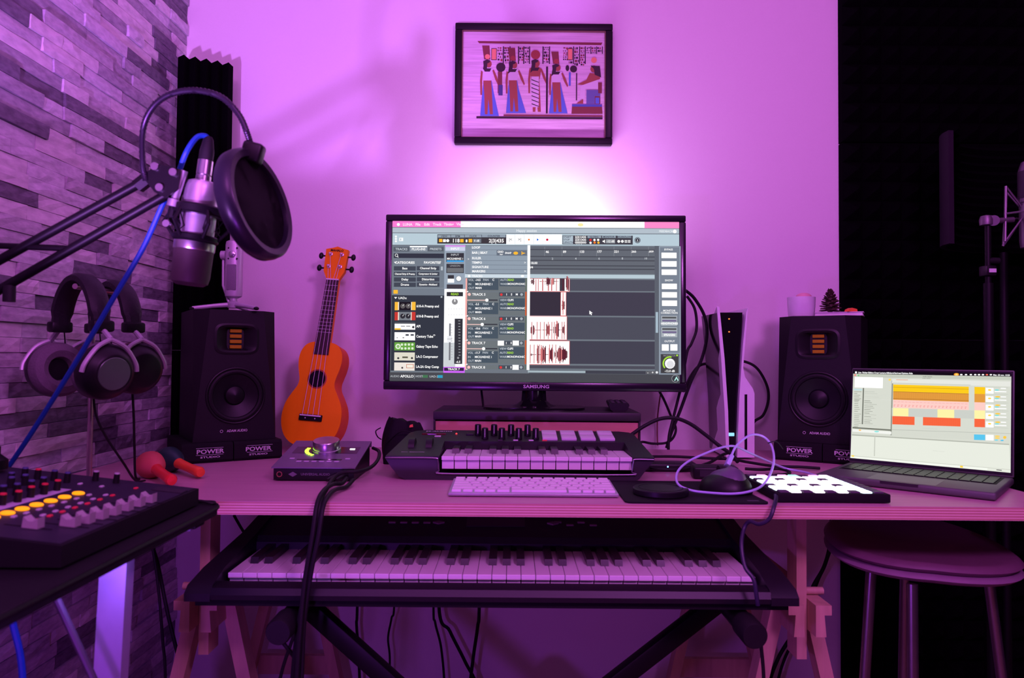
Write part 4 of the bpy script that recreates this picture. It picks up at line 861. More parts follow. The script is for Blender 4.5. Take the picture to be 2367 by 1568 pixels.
# ================================================================ ukulele
def ukulele():
    bot, topp = P(727, 1046, 1.742), P(798, 586, 1.838)
    bot.z = ZD + 0.001; u = (topp - bot).normalized(); n = Vector((-0.12, -1, 0)); n = (n - u * n.dot(u)).normalized(); rt = (-n).cross(u).normalized() * -1
    rt = u.cross(n).normalized()
    if rt.x < 0: rt = -rt
    L_ = (topp - bot).length
    t = thing('ukulele', 'orange ukulele leaning upright against the wall beside the loudspeaker', 'ukulele')
    t.matrix_world = Matrix(((rt.x, -n.x, u.x, bot.x), (rt.y, -n.y, u.y, bot.y), (rt.z, -n.z, u.z, bot.z), (0, 0, 0, 1)))
    k = L_ / 0.52
    prof = [(0, 0), (0.005, 0.035), (0.02, 0.058), (0.045, 0.072), (0.075, 0.0765), (0.105, 0.072), (0.13, 0.060), (0.15, 0.0485), (0.165, 0.046), (0.18, 0.049), (0.2, 0.054), (0.22, 0.056), (0.24, 0.0525), (0.256, 0.042), (0.264, 0.025), (0.2655, 0.0)]
    half = spline([(w_, z, 0) for z, w_ in prof], 4); outl = [(p.x * k, p.y * k) for p in half] + [(-p.x * k, p.y * k) for p in half[::-1][1:-1]]
    OT, OS = mat('orange_lacquer', (0.95, 0.33, 0.004), 0.4, spec=0.2, var=0.06, scale=8, stretch=(8, 8, 1)), mat('red_orange_side', (0.85, 0.14, 0.01), 0.45, spec=0.2)
    D = 0.052
    g = G(); g.prism([(x, z) for x, z in outl], -D + 0.002, 0, 'y'); g.build('body_side', OS, t)
    g = G(); sc = 0.995; g.prism([(x * sc, z * sc + 0.0005) for x, z in outl], -D - 0.001, -D + 0.002, 'y'); bd = g.build('soundboard', OT, t)
    zs = 0.170 * k
    G().lathe([(0.024, 0), (0.0215, 0.0006), (0.021, 0.0006)], (0, -D - 0.001, zs), (0, -1, 0), 32, caps=False).build('rosette', mat('dark_rosette', (0.35, 0.06, 0.02), 0.5), t)
    g = G(); g.cyl((0, -D - 0.0011, zs), (0, -D - 0.0018, zs), 0.0205, n=32); g.build('sound_hole', BLKM, t)
    zb, zn, zh = 0.215 * k, 0.428 * k, 0.515 * k
    g = G(); y0 = -D - 0.0055
    g.prism([(-0.019, 0.232 * k), (0.019, 0.232 * k), (0.0155, zn), (-0.0155, zn)], y0 + 0.001, y0 + 0.004, 'y'); fbd = g.build('fingerboard', mat('dark_rosewood', (0.03, 0.014, 0.014), 0.45), t)
    g = G(); g.prism([(-0.018, 0.255 * k), (0.018, 0.255 * k), (0.015, zn), (-0.015, zn)], y0 + 0.004, y0 + 0.016, 'y'); g.build('neck', OT, t)
    for f in range(12):
        zz = zn - (zn - (-0.02)) * 0.62 * (1 - 2 ** (-(f + 1) / 12)); w_ = 0.0155 + (zn - zz) / (zn - 0.232 * k) * 0.0035
        if zz > 0.233 * k: G().bb(-w_, w_, y0 + 0.0002, y0 + 0.0012, zz - 0.0005, zz + 0.0005).build('fret', CHROME, fbd, 0)
    G().bb(-0.0158, 0.0158, y0 - 0.0005, y0 + 0.006, zn - 0.001, zn + 0.0022).build('nut', WHITE, t, 0)
    g = G(); g.prism([(-0.0155, zn), (0.0155, zn), (0.027, zn + 0.022), (0.029, zh - 0.005), (0.012, zh - 0.001), (0, zh + 0.003), (-0.012, zh - 0.001), (-0.029, zh - 0.005), (-0.027, zn + 0.022)], y0 + 0.002, y0 + 0.013, 'y'); hd = g.build('headstock', OT, t)
    letter('MAHALO', 0.0085, at(0, y0 + 0.0014, zh - 0.008) @ FRONT, BLKM, hd, bold=0.03, sx=0.95)
    pegs = [(-0.0145, zn + 0.034), (0.0145, zn + 0.034), (-0.0145, zn + 0.066), (0.0145, zn + 0.066)]
    for x, z in pegs:
        pg = G().lathe([(0.0055, 0), (0.005, 0.002), (0.0028, 0.0025), (0.0025, 0.010), (0, 0.0105)], (x, y0 + 0.002, z), (0, -1, 0), 14).build('tuning_post', CHROME, t)
        s = 1 if x > 0 else -1
        g = G(); g.cyl((s * 0.026, y0 + 0.009, z - 0.003), (s * 0.038, y0 + 0.009, z - 0.003), 0.0022, n=8); g.ell((s * 0.042, y0 + 0.009, z - 0.003), (0.006, 0.0055, 0.0085), 14, 8); g.build('tuning_peg', BLK, t)
    bz = 0.073 * k
    br = G().rbox((0, -D - 0.004, bz), (0.056, 0.006, 0.015), 0.0012).build('bridge', BLKM, t)
    G().bb(-0.026, 0.026, -D - 0.0085, -D - 0.006, bz + 0.003, bz + 0.006).build('saddle', WHITE, br, 0)
    for x in (-0.012, 0.012): G().ell((x, -D - 0.0072, bz - 0.002), (0.0016, 0.001, 0.0016), 8, 6).build('bridge_dot', WHITE, br)
    for j, (px_, pz) in enumerate((pegs[0], pegs[2], pegs[3], pegs[1])):
        xs = -0.0195 + j * 0.013; xn = -0.0108 + j * 0.0072
        G().tube([(xs, -D - 0.009, bz + 0.0045), (xn, y0 - 0.0022, zn + 0.001), (px_, y0 - 0.004, pz)], 0.00055, 5).build('string', mat('nylon_string', (0.75, 0.7, 0.72), 0.4), t)
ukulele()

# ================================================================ audio interface
def interface():
    t = thing('audio_interface', 'small dark audio interface with a big silver knob and green level lights', 'audio interface', (-0.358, 1.298, ZD))
    W, D = 0.152, 0.15; hw = W / 2; top = lambda y: 0.0255 + 0.205 * y
    CS = mat('slate_metal', (0.17, 0.15, 0.20), 0.45, 0.4)
    g = G(); g.prism([(0.004, 0.002), (0.004, 0.022), (D - 0.004, top(D) - 0.004), (D - 0.004, 0.002)], -hw + 0.003, hw - 0.003, 'x'); g.build('chassis', BLK, t)
    g = G(); g.prism([(0, top(0) - 0.002), (0, top(0)), (D, top(D)), (D, top(D) - 0.012), (D - 0.002, top(D) - 0.012), (D - 0.002, top(D) - 0.003)], -hw, hw, 'x'); g.build('top_plate', CS, t)
    for x in (-hw + 0.015, hw - 0.015):
        for y in (0.015, D - 0.015): G().cyl((x, y, 0), (x, y, 0.003), 0.007, n=12).build('rubber_foot', RUB, t)
    sl = Matrix.Rotation(math.atan(0.205), 4, 'X'); N_ = (0, -0.2, 0.98)
    g = G()
    for sx_ in (-1, 1): g.box((sx_ * 0.042, 0.092, top(0.092) + 0.0003), (0.036, 0.034, 0.0008), None) if False else g.add([(sx_ * 0.062, 0.075, top(0.075) + 0.0004), (sx_ * 0.02, 0.075, top(0.075) + 0.0004), (sx_ * 0.02, 0.112, top(0.112) + 0.0004), (sx_ * 0.062, 0.112, top(0.112) + 0.0004)], [(0, 1, 2, 3)])
    g.build('display_window', GLOSS, t, 0)
    kn = G().lathe([(0.0275, 0), (0.0275, 0.004), (0.0255, 0.005), (0.0255, 0.019), (0.0245, 0.0205), (0, 0.0205)], (0, 0.093, top(0.093)), N_, 40).build('level_knob', CHROME, t)
    gl = mat('green_led', (0.45, 1.0, 0.05), 0.4, emit=2.2)
    for k in range(8):
        a = R(200 - 0 + k * -9 + 48); a = R(238 - k * 10); x, y = 0.0375 * math.cos(a), 0.093 + 0.0375 * math.sin(a) * 0.95
        g = G(); g.rbox((0, 0, 0), (0.0075, 0.0036, 0.001), 0.0004, 1); o = g.build('level_light', gl, t); o.matrix_basis = at(x, y, top(y) + 0.0012) @ sl @ Matrix.Rotation(a, 4, 'Z')
    g = G(); g.rbox((0, 0, 0), (0.010, 0.005, 0.001), 0.0004, 1); o = g.build('lit_indicator', mat('white_led', (1, 0.95, 0.95), 0.4, emit=2.0), t); o.matrix_basis = at(0.049, 0.098, top(0.098) + 0.0012) @ sl
    for k in range(8):
        x, y = ((-0.035 + k * 0.014, 0.030) if k < 6 else ((-0.052, 0.045) if k == 6 else (0.052, 0.045)))
        g = G(); g.rbox((0, 0, 0), (0.0095, 0.005, 0.0016), 0.0006, 1); g.build('button', PALE, t).matrix_basis = at(x, y, top(y) + 0.0006) @ sl
    g = G(); g.add([(-0.042, 0.038, top(0.038) + 0.0004), (0.042, 0.038, top(0.038) + 0.0004), (0.042, 0.044, top(0.044) + 0.0004), (-0.042, 0.044, top(0.044) + 0.0004)], [(0, 1, 2, 3)]); g.build('strip_window', GLOSS, t, 0)
    letter('UNIVERSAL AUDIO', 0.0062, at(0.003, 0.0034, 0.0125) @ FRONT, mat('dim_lettering', (0.16, 0.14, 0.19), 0.5), t)
    g = G(); g.prism([(-0.046, 0.0125), (-0.038, 0.017), (-0.030, 0.0125), (-0.038, 0.008)], 0.0032, 0.0042, 'y'); g.build('emblem', MATS['dim_lettering'], t)
    ring_tube((-0.062, 0.003, 0.0125), 0.0045, 0.0011, 20, 6).build('headphone_jack', mat('copper_ring', (0.7, 0.3, 0.22), 0.3, 0.9), t)
    for x in (0.042, 0.058): G().lathe([(0.0055, 0), (0.0055, 0.01), (0.0042, 0.024), (0.0028, 0.03)], (x, 0.004, 0.0105), (-0.35, -1, -0.12), 14).build('plug', BLK, t)
interface()

# ================================================================ game console
def console():
    t = thing('game_console', 'upright white and black game console between monitor and loudspeaker', 'game console'); Y0, Y1 = 1.628, 1.80
    t.location = (P(1690, 1050, Y0).x, Y0, ZD); ox = t.location.x
    def q(px, py): p = P(px, py, Y0); return (p.x - ox, max(p.z - ZD, 0.0))
    WP = mat('white_console_shell', (0.74, 0.74, 0.78), 0.4, var=0.02)
    def side(lst, y0, y1): 
        return G().prism([q(*p) for p in lst], y0, y1, 'y')
    side([(1665, 722), (1720, 722), (1716, 800), (1708, 930), (1703, 1056), (1686, 1056), (1682, 930), (1673, 800)], 0.012, Y1 - Y0 - 0.01).build('black_core', GLOSS, t)
    pr = [((1657, 709), (1663, 713), (1651, 714)), ((1667, 830), (1675, 830), (1646, 830)), ((1675, 950), (1683, 950), (1641, 950)), ((1679, 1058), (1686, 1058), (1639, 1058))]
    vs = []
    for fo, fi, bo in pr:
        a = q(*fo); b_ = q(*fi); w3 = P(bo[0], bo[1], Y1); hb = max(w3.z - ZD, 0) if bo[1] < 1050 else 0.0; hb = a[1] if bo[1] > 720 else a[1] - 0.004
        vs += [(a[0], 0, a[1]), (b_[0], 0, a[1]), (w3.x - ox + 0.012, Y1 - Y0, hb), (w3.x - ox, Y1 - Y0, hb)]
    g = G(); g.add(vs, [(i * 4 + k, i * 4 + (k + 1) % 4, i * 4 + 4 + (k + 1) % 4, i * 4 + 4 + k) for i in range(3) for k in range(4)] + [(3, 2, 1, 0), (12, 13, 14, 15)]); g.build('side_shell', WP, t)
    side([(1729, 712), (1725, 722), (1717, 800), (1709, 920), (1704, 1058), (1744, 1058), (1744, 910), (1740, 898), (1722, 872), (1718, 850)], 0, Y1 - Y0).build('side_shell', WP, t)
    side([(1721, 912), (1727, 912), (1727, 1040), (1721, 1040)], -0.0008, 0.004).build('disc_slot', BLKM, t, 0)
    for py in (737, 767): G().ell((q(1689, py)[0], 0.0118, q(1689, py)[1]), (0.002, 0.001, 0.0014), 10, 6).build('indicator', mat('amber_led', (1, 0.2, 0.03), 0.4, emit=2.0), t)
    g = G(); a = q(1682, 1002); b_ = q(1701, 1010); g.rbox(((a[0] + b_[0]) / 2, 0.012, (a[1] + b_[1]) / 2), (b_[0] - a[0], 0.003, a[1] - b_[1]), 0.001); g.build('light_slit', mat('cyan_light', (0.25, 0.85, 0.95), 0.4, emit=0.9), t)
console()

# ================================================================ mat, mouse, disc, little boxes
mm_ = thing('mouse_mat', 'thin black mouse mat lying at the front edge of the desk', 'mouse mat', (0.293, 1.124, ZD))
g = G(); hw, dd, rr = 0.113, 0.195, 0.010
g.prism([(x0 + rr * math.cos(R(a)), y0 + rr * math.sin(R(a))) for x0, y0, s in ((hw - rr, rr, 270), (hw - rr - 0.01, dd - rr, 0), (-hw + rr, dd - rr, 90), (-hw + rr, rr, 180)) for a in range(s, s + 91, 18)], 0.0002, 0.0028, 'z'); g.build('mat_pad', BLKM, mm_)
G().prism([(hw - .03, .012), (hw - .012, .012), (hw - .012, .020), (hw - .03, .020)], 0.0028, 0.003, 'z').build('corner_tag', GREYP, mm_, 0)
pk = thing('charging_disc', 'flat round black disc lying on the mouse mat', 'charging disc', (P(1527, 1145, 1.19).x, 1.19, ZD + 0.0028))
G().lathe([(0.044, 0), (0.0455, 0.002), (0.0455, 0.0095), (0.0440, 0.011), (0, 0.011)], n=48).build('disc_body', BLK, pk)
ring_tube((0, 0, 0), 0.036, 0.0007, 40, 6).build('top_ring', BLKM, pk).matrix_basis = at(0, 0, 0.0109) @ Matrix.Rotation(R(90), 4, 'X')
def mouse():
    t = thing('computer_mouse', 'dark grey sculpted computer mouse on the mouse mat', 'computer mouse', (P(1680, 1120, 1.232).x, 1.232, ZD + 0.0028), R(8))
    def hump(rx, ry, h, sx=0.0, zb=0.0):
        g = G(); nu, nv = 32, 9; vs = []; fs = []
        for i in range(nv + 1):
            ph = PI / 2 * i / nv
            for j in range(nu):
                a = 2 * PI * j / nu; cx_, cy_ = math.cos(a), math.sin(a); k = math.cos(ph) ** 0.7
                vs.append((rx * k * cx_ * (1.08 if cx_ < 0 else 0.95) + sx * math.sin(ph), ry * k * cy_, zb + h * math.sin(ph) * (1 - 0.12 * cy_)))
        for i in range(nv):
            for j in range(nu): fs.append((i * nu + j, i * nu + (j + 1) % nu, (i + 1) * nu + (j + 1) % nu, (i + 1) * nu + j))
        fs += [tuple(range(nu)), tuple(range(nv * nu, (nv + 1) * nu))]; return g.add(vs, fs)
    hump(0.042, 0.052, 0.030).build('body', BLK, t); hump(0.032, 0.046, 0.0335, 0.004, 0.004).build('top_shell', mat('mouse_shell', (0.10, 0.08, 0.13), 0.35), t)
    G().cyl((0.0, 0.034, 0.028), (0.008, 0.034, 0.028), 0.009, n=20).build('scroll_wheel', BLK, t)
    G().ell((0.012, -0.038, 0.0175), (0.0016, 0.0014, 0.0014), 8, 6).build('indicator', REDL, t)
mouse()
hub = thing('usb_hub', 'low black box with a blue light behind the small keyboard', 'usb hub', (P(1545, 1080, 1.46).x, 1.46, ZD))
G().rbox((0, 0, 0.009), (0.11, 0.045, 0.016), 0.004, 3).build('hub_case', BLK, hub); G().ell((-0.006, -0.0225, 0.011), (0.0016, 0.0012, 0.0016), 10, 6).build('indicator', mat('blue_led', (0.1, 0.35, 1.0), 0.4, emit=8.0), hub)
ad = thing('power_adapter', 'black power adapter block lying behind the computer mouse', 'adapter', (P(1655, 1095, 1.36).x, 1.372, ZD), R(-6))
G().rbox((0, 0, 0.012), (0.085, 0.045, 0.024), 0.005, 3).build('adapter_case', BLK, ad); G().bb(-0.03, 0.03, -0.0228, -0.0222, 0.006, 0.018).build('rating_label', GREYP, ad, 0)
rm = thing('remote_control', 'black remote control lying on top of the monitor riser', 'remote control', (P(1428, 952, 1.60).x, 1.585, RZ + 0.0002), R(-5))
G().prism([(-0.018, 0.004), (-0.012, 0), (0.012, 0), (0.018, 0.004), (0.0225, 0.014), (0.021, 0.0185), (-0.021, 0.0185), (-0.0225, 0.014)], -0.01, 0.13, 'y').build('remote_case', BLK, rm)
bt = G().rbox((0, 0, 0), (0.008, 0.006, 0.003), 0.001, 1).mesh('button'); bt.materials.append(GREYP)
for r_ in range(9):
    for c in range(3): link('button', bt, rm, (-0.0125 + c * 0.0125, 0.0 + r_ * 0.0125, 0.0195))
po = thing('black_pouch', 'crumpled black fabric pouch with a small orange tag beside the riser', 'pouch', (P(935, 1040, 1.53).x - 0.004, 1.535, ZD))
g = G(); vs = []; fs = []; nu, nv = 28, 8
hts = [0.099, 0.094, 0.09]
for i in range(nv + 1):
    f = i / nv
    for j in range(nu):
        a = 2 * PI * j / nu; rx = (0.046 + 0.008 * math.sin(a * 3 + 1)) * (1 - 0.22 * f ** 2); ry = 0.023 * (1 - 0.5 * f ** 2) + 0.004 * math.sin(5 * a)
        x = rx * math.cos(a) + 0.006 * math.sin(f * 4 + a); zt = 0.098 - 0.22 * (x + 0.035) * (0.8 if x > -0.035 else -0.4)
        vs.append((x, ry * math.sin(a), f * zt + 0.002 * math.sin(a * 7 + f * 9) * f))
for i in range(nv):
    for j in range(nu): fs.append((i * nu + j, i * nu + (j + 1) % nu, (i + 1) * nu + (j + 1) % nu, (i + 1) * nu + j))
fs += [tuple(range(nu)), tuple(range(nv * nu, (nv + 1) * nu))]
g.add(vs, fs); g.build('pouch_body', BLKM, po, 60)
G().tube(spline([(-0.03, -0.028, 0.045), (0.0, -0.032, 0.07), (0.03, -0.026, 0.066)], 6), 0.0014, 6).build('zip', BLKMET, po)
G().tube(spline([(-0.048, 0, 0.075), (-0.058, -0.004, 0.068), (-0.054, -0.004, 0.056), (-0.046, -0.002, 0.05)], 6), 0.0013, 6).build('cord_loop', RUB, po)
G().prism([(-0.004, 0), (0.004, 0.001), (0.003, 0.007), (-0.003, 0.005)], -0.0012, 0.0012, 'y').build('orange_tag', mat('orange_plastic', (0.85, 0.16, 0.04)), po).location = (0.020, -0.020, 0.078)

# ================================================================ boom arm, microphone, pop filter
def boom():
    t = thing('boom_arm', 'black scissor boom arm reaching in with the hanging studio microphone', 'microphone arm')
    Ya = 0.95; j = lambda px, py, Y=Ya: P(px, py, Y)
    base = j(-22, 1085, 0.97); t.location = (base.x, base.y, base.z); o = Vector(t.location)
    def tb(name, a, b_, r, m=BLKMET, n=12):
        g = G(); g.cyl(a - o, b_ - o, r, n=n); return g.build(name, m, t)
    up = tb('upper_tube', j(-60, 634), j(352, 408), 0.0062); lo = tb('lower_tube', j(-60, 704), j(392, 446), 0.0062)
    tb('post_tube', base + Vector((0, 0, 0.005)), j(-18, 900, 0.97), 0.0085); tb('post_tube', j(-18, 905, 0.97), j(-35, 650, 0.955), 0.0065)
    G().lathe([(0.02, 0), (0.02, 0.012), (0.011, 0.02), (0.011, 0.03)], n=20).build('clamp_base', BLKMET, t)
    g = G(); pl = [j(338, 412), j(372, 384), j(425, 396), j(420, 440), j(392, 462), j(366, 448)]
    for dy in (-0.011, 0.009):
        n = len(pl); vs = [p - o + Vector((0, dy + e, 0)) for e in (0, 0.003) for p in pl]
        g.add(vs, [tuple(range(n)), tuple(range(2 * n - 1, n - 1, -1))] + [(k, (k + 1) % n, n + (k + 1) % n, n + k) for k in range(n)])
    g.build('joint_plate', BLKMET, t, 0)
    for px, py in ((369, 391), (411, 404), (380, 439)):
        g = G(); p = j(px, py) - o; g.cyl(p + Vector((0, -0.015, 0)), p + Vector((0, 0.014, 0)), 0.0052, n=14); g.build('bolt', CHROME, t)
    g = G(); a, b_ = j(318, 432) - o, j(346, 410) - o; g.cyl(a, b_, 0.0095, n=6); g.build('clamp_collar', BLKMET, t)
    g = G(); p = j(22, 660) - o; g.cyl(p, p + Vector((0, 0, -0.022)), 0.0075, n=14); g.build('elbow_knob', RUB, t)
    g = G(); g.cyl(j(-8, 568) - o, j(165, 575) - o, 0.0042, n=10); g.build('spring_link', BLKMET, t)
    g = G(); g.cyl(j(425, 395) - o, j(404, 462) - o, 0.0052, n=14); g.cyl(j(404, 462) - o, j(400, 478) - o, 0.0085, n=14); g.build('pivot_stud', SILVER, t)
    return t
boom()
def studio_mic():
    Ym = 0.975; A_, B_ = P(479, 345, Ym), P(438, 658, Ym); ax = (A_ - B_).normalized(); o = B_; Lm = (A_ - B_).length
    t = thing('condenser_microphone', 'silver condenser microphone hanging upside down from the boom arm', 'microphone', o)
    px = lambda v: v * Ym / F
    H = lambda y: (658 - y) / (658 - 345) * Lm
    GRI = mat('mic_mesh', (0.085, 0.06, 0.06), 0.55, 0.4, bump=0.0)
    nt = GRI.node_tree; N = nt.nodes; L = nt.links; tc = [n for n in N if n.type == 'TEX_COORD'][0]
    ck = N.new('ShaderNodeTexChecker'); ck.inputs['Scale'].default_value = 700; L.new(tc.outputs['Object'], ck.inputs['Vector']); bp = N.new('ShaderNodeBump'); bp.inputs['Strength'].default_value = 0.8; bp.inputs['Distance'].default_value = 0.002
    L.new(ck.outputs['Fac'], bp.inputs['Height']); L.new(bp.outputs[0], N['Principled BSDF'].inputs['Normal'])
    lt = lambda prof, nm, m, n=32: G().lathe([(px(r), H(y)) for r, y in prof], (0, 0, 0), ax, n).build(nm, m, t)
    lt([(0, 661), (30, 660), (39, 654), (42, 640), (43, 580)], 'grille', GRI)
    lt([(44, 580), (45, 577), (45, 562), (43, 560)], 'grille_band', CHROME)
    lt([(39, 560), (39, 492)], 'lower_body', SILVER)
    lt([(40, 492), (40, 444), (39, 442), (39, 436), (34, 424), (22, 419), (0, 419)], 'body', SILVER)
    lt([(17, 421), (17, 408), (15, 406), (17, 404), (17, 372), (14, 370), (0, 370)], 'plug_shell', CHROME, 20)
    lt([(16, 372), (16, 350), (11, 322), (7, 316), (0, 316)], 'plug_boot', RUB, 16)
    lt([(56, 500), (60, 496), (60, 482), (54, 478), (41, 480)], 'mount_ring', BLKMET); lt([(46, 560), (50, 557), (50, 548), (46, 545)], 'mount_ring', BLKMET)
    u, w_, d = frame(ax)
    for k in range(6):
        a = 2 * PI * k / 6 + 0.3; v = u * math.cos(a) + w_ * math.sin(a)
        g = G(); g.tube([v * px(57) + ax * H(492), v * px(72) + ax * H(522), v * px(48) + ax * H(552)], px(4.5), 8); g.build('mount_arm', BLKMET, t)
        g = G(); g.tube([v * px(58) + ax * H(500), v * px(40) + ax * H(530), v * px(58) + ax * H(545)], px(1.6), 5); g.build('elastic_cord', RUB, t)
    g = G(); g.tube([P(402, 474, 0.955) - o, P(396, 500, 0.955) - o, P(412, 520, 0.96) - o, P(432, 523, 0.965) - o], px(10), 10); g.build('mount_bracket', BLKMET, t)
    g = G(); p = P(388, 518, 0.945) - o; g.cyl(p, p + Vector((0, -0.006, 0)), px(8), n=14); g.build('thumb_screw', CHROME, t)
studio_mic()
def pop_filter():
    Yp = 0.905; c = P(590, 474, Yp); n = Vector((0.97, -0.20, 0.23)).normalized(); Rr = 132 * Yp / F
    t = thing('pop_filter', 'round black pop filter on a curved gooseneck in front of the microphone', 'pop filter', c)
    g = G(); q = 12; k = 64; u, w_, d = frame(n); vs = []; fs = []
    sec = [(-0.004, -0.011), (0.004, -0.012), (0.0075, -0.008), (0.0085, 0), (0.0075, 0.008), (0.004, 0.012), (-0.004, 0.011), (-0.007, 0.0)]
    for i in range(k):
        a = 2 * PI * i / k; e = u * math.cos(a) + w_ * math.sin(a); vs += [e * (Rr - 0.0085 + s[0]) + d * s[1] for s in sec]
    m = len(sec)
    for i in range(k):
        for j_ in range(m): fs.append((i * m + j_, ((i + 1) % k) * m + j_, ((i + 1) % k) * m + (j_ + 1) % m, i * m + (j_ + 1) % m))
    g.add(vs, fs); g.build('hoop', mat('hoop_plastic', (0.010, 0.009, 0.016), 0.32, spec=0.4), t)
    NY = mat('nylon_screen', (0.010, 0.007, 0.010), 0.8, scale=900, bump=0.3, spec=0.15)
    for s in (0.005, -0.005): G().lathe([(Rr - 0.010, s), (0, s)], (0, 0, 0), n, 48).build('nylon_screen', NY, t)
    top = P(583, 352, Yp) - c; g = G(); g.rbox((0, 0, 0), (0.026, 0.02, 0.026), 0.005, 3, at(*(top + Vector((0.001, 0, -0.001)))) @ Matrix.Rotation(R(15), 4, 'Y')); g.build('socket', BLK, t)
    pts = [P(337, 418, 0.94), P(330, 378, 0.935), P(331, 300, 0.93), P(352, 250, 0.92), P(392, 219, 0.91), P(450, 209, 0.905), P(510, 224, 0.905), P(552, 265, 0.905), P(572, 310, 0.905), P(581, 340, 0.905)]
    sp = spline([p - c for p in pts], 14); rad = [0.0036 + 0.0006 * (k_ % 2) for k_ in range(len(sp))]
    G().tube(sp, rad, 10).build('gooseneck', mat('gooseneck_steel', (0.03, 0.025, 0.04), 0.35, 0.7), t)
pop_filter()
BLUE = mat('blue_rubber', (0.008, 0.06, 0.30), 0.5, spec=0.25)
cable('microphone_cable', 'bright blue microphone cable running down across the headphones', [(481, 322, 0.975), (474, 314, 0.972), (455, 318, 0.965), (432, 350, 0.955), (412, 400, 0.968), (392, 440, 0.972), (374, 478, 0.97), (330, 575, 0.985), (262, 690, 1.0), (180, 830, 1.02), (90, 975, 1.045), (28, 1068, 1.06), (0, 1105, 1.065)], 0.0036, BLUE)

# ================================================================ headphones on their stand
SX, SY = -0.694, 1.18
def hp_stand():
    t = thing('headphone_stand', 'slim metal headphone stand carrying two pairs of headphones', 'headphone stand', (SX, SY, ZD))
    CP = mat('copper_tinted_steel', (0.50, 0.40, 0.40), 0.3, 0.9)
    G().lathe([(0.05, 0), (0.05, 0.005), (0.046, 0.007), (0, 0.007)], n=36).build('base_plate', BLKMET, t)
    G().cyl((0, 0, 0.006), (0, 0, 0.335), 0.0042, n=14).build('pole', CP, t)
    d = Vector((0.0, 1, 0)); g = G(); g.cyl(tuple(d * -0.05 + Vector((0, 0, 0.335))), tuple(d * 0.09 + Vector((0, 0, 0.335))), 0.0045, n=12); g.build('cross_bar', CP, t)
hp_stand()
PADG = mat('grey_velour', (0.15, 0.12, 0.15), 0.95, scale=300, bump=0.4, spec=0.1)
def headphones(label, loc, rz, span, s, band_m, pad_m, disc, cord):
    t = thing('headphones', label, 'headphones', loc, rz, 'headphones hanging on the metal stand')
    # hangs from z=0 at the top of the band; cups along local x
    hw = span / 2; top = 0.0; N_ = 24
    arc = [Vector((hw * 0.93 * math.sin(a), 0, -0.100 * s + 0.100 * s * math.cos(a))) for a in [R(-80 + 160 * k / N_) for k in range(N_ + 1)]]
    g = G(); vs = []; fs = []
    for i, p in enumerate(arc):
        e = min(i, N_ - i) / N_; w_ = 0.016 if e > 0.05 else 0.013; n = Vector((p.x / (hw * 0.93), 0, (p.z + 0.1 * s) / (0.1 * s))).normalized()
        for x, y in ((-0.5, -1), (0.5, -1), (1, -0.6), (1, 0.6), (0.5, 1), (-0.5, 1), (-1, 0.6), (-1, -0.6)): vs.append(p + n * (x * 0.0085 - 0.008) + Vector((0, y * w_, 0)))
    for i in range(N_):
        for k in range(8): fs.append((i * 8 + k, i * 8 + (k + 1) % 8, i * 8 + 8 + (k + 1) % 8, i * 8 + 8 + k))
    fs += [tuple(range(8)), tuple(range(N_ * 8 + 7, N_ * 8 - 1, -1))]
    g.add(vs, fs); g.build('headband', band_m, t)
    for sd in (-1, 1):
        end = arc[-1] if sd > 0 else arc[0]; cz = -0.163 * s; cx_ = sd * hw
        g = G(); g.rbox((end.x - sd * 0.006, 0, end.z - 0.006), (0.020, 0.034, 0.018), 0.004); g.build('slider_housing', BLK, t)
        a = Vector((end.x - sd * 0.004, 0, end.z - 0.01)); b_ = Vector((cx_ + sd * 0.014, 0, cz + 0.052 * s))
        yk = G(); yk.tube([a, (a + b_) / 2, b_], 0.0042, 8)
        for y in (-1, 1): yk.tube(spline([b_, b_ + Vector((sd * 0.003, y * 0.022, -0.012)), b_ + Vector((sd * 0.002, y * 0.041 * s, -0.036)), b_ + Vector((0, y * 0.045 * s, -0.052 * s))], 5), 0.0036, 8)
        yk.build('yoke', PALE, t)
        rad = 0.046 * s; M_ = at(cx_, 0, cz) @ Matrix.Rotation(R(sd * 7), 4, 'Y')
        cup = G().lathe([(0, 0.026), (rad * 0.62, 0.026), (rad * 0.70, 0.024), (rad * 0.93, 0.012), (rad, 0.004), (rad, -0.006), (0, -0.006)], (0, 0, 0), (sd, 0, 0), 36, M_).build('ear_cup', BLK, t)
        if disc: G().lathe([(0, 0.0268), (rad * 0.56, 0.0268), (rad * 0.58, 0.026)], (0, 0, 0), (sd, 0, 0), 32, M_).build('cup_disc', disc, cup)
        G().lathe([(rad * 0.40, -0.006), (rad * 0.46, -0.020), (rad * 0.68, -0.0265), (rad * 0.92, -0.022), (rad * 1.02, -0.012), (rad * 1.0, -0.005), (rad * 0.4, -0.005)], (0, 0, 0), (sd, 0, 0), 36, M_, caps=False).build('ear_pad', pad_m, t)
        g = G(); g.cyl((cx_ - sd * 0.006, 0, cz), (cx_ - sd * 0.008, 0, cz), rad * 0.5, n=24); g.build('driver_cloth', BLKM, t)
        g = G(); g.tube(spline([(end.x - sd * 0.004, 0.008, end.z - 0.012), (end.x + sd * 0.004, 0.014, end.z - 0.04), (cx_ + sd * 0.012, 0.012, cz + rad * 0.9)], 6), 0.0012, 6); g.build('lead', RUB, t)
    return t
DISC = mat('green_metal_disc', (0.12, 0.17, 0.13), 0.25, 0.6)
BAND = mat('black_leatherette', (0.012, 0.010, 0.014), 0.5, bump=0.3, scale=200, spec=0.3)
dv = Vector((0.64, 0.77, 0)); hz = ZD + 0.335 + 0.0115
headphones('headphones with thick grey velour ear pads and a greenish metal disc', (SX, SY - 0.034, hz + 0.0105), R(-30), 0.142, 0.96, BAND, PADG, DISC, True)
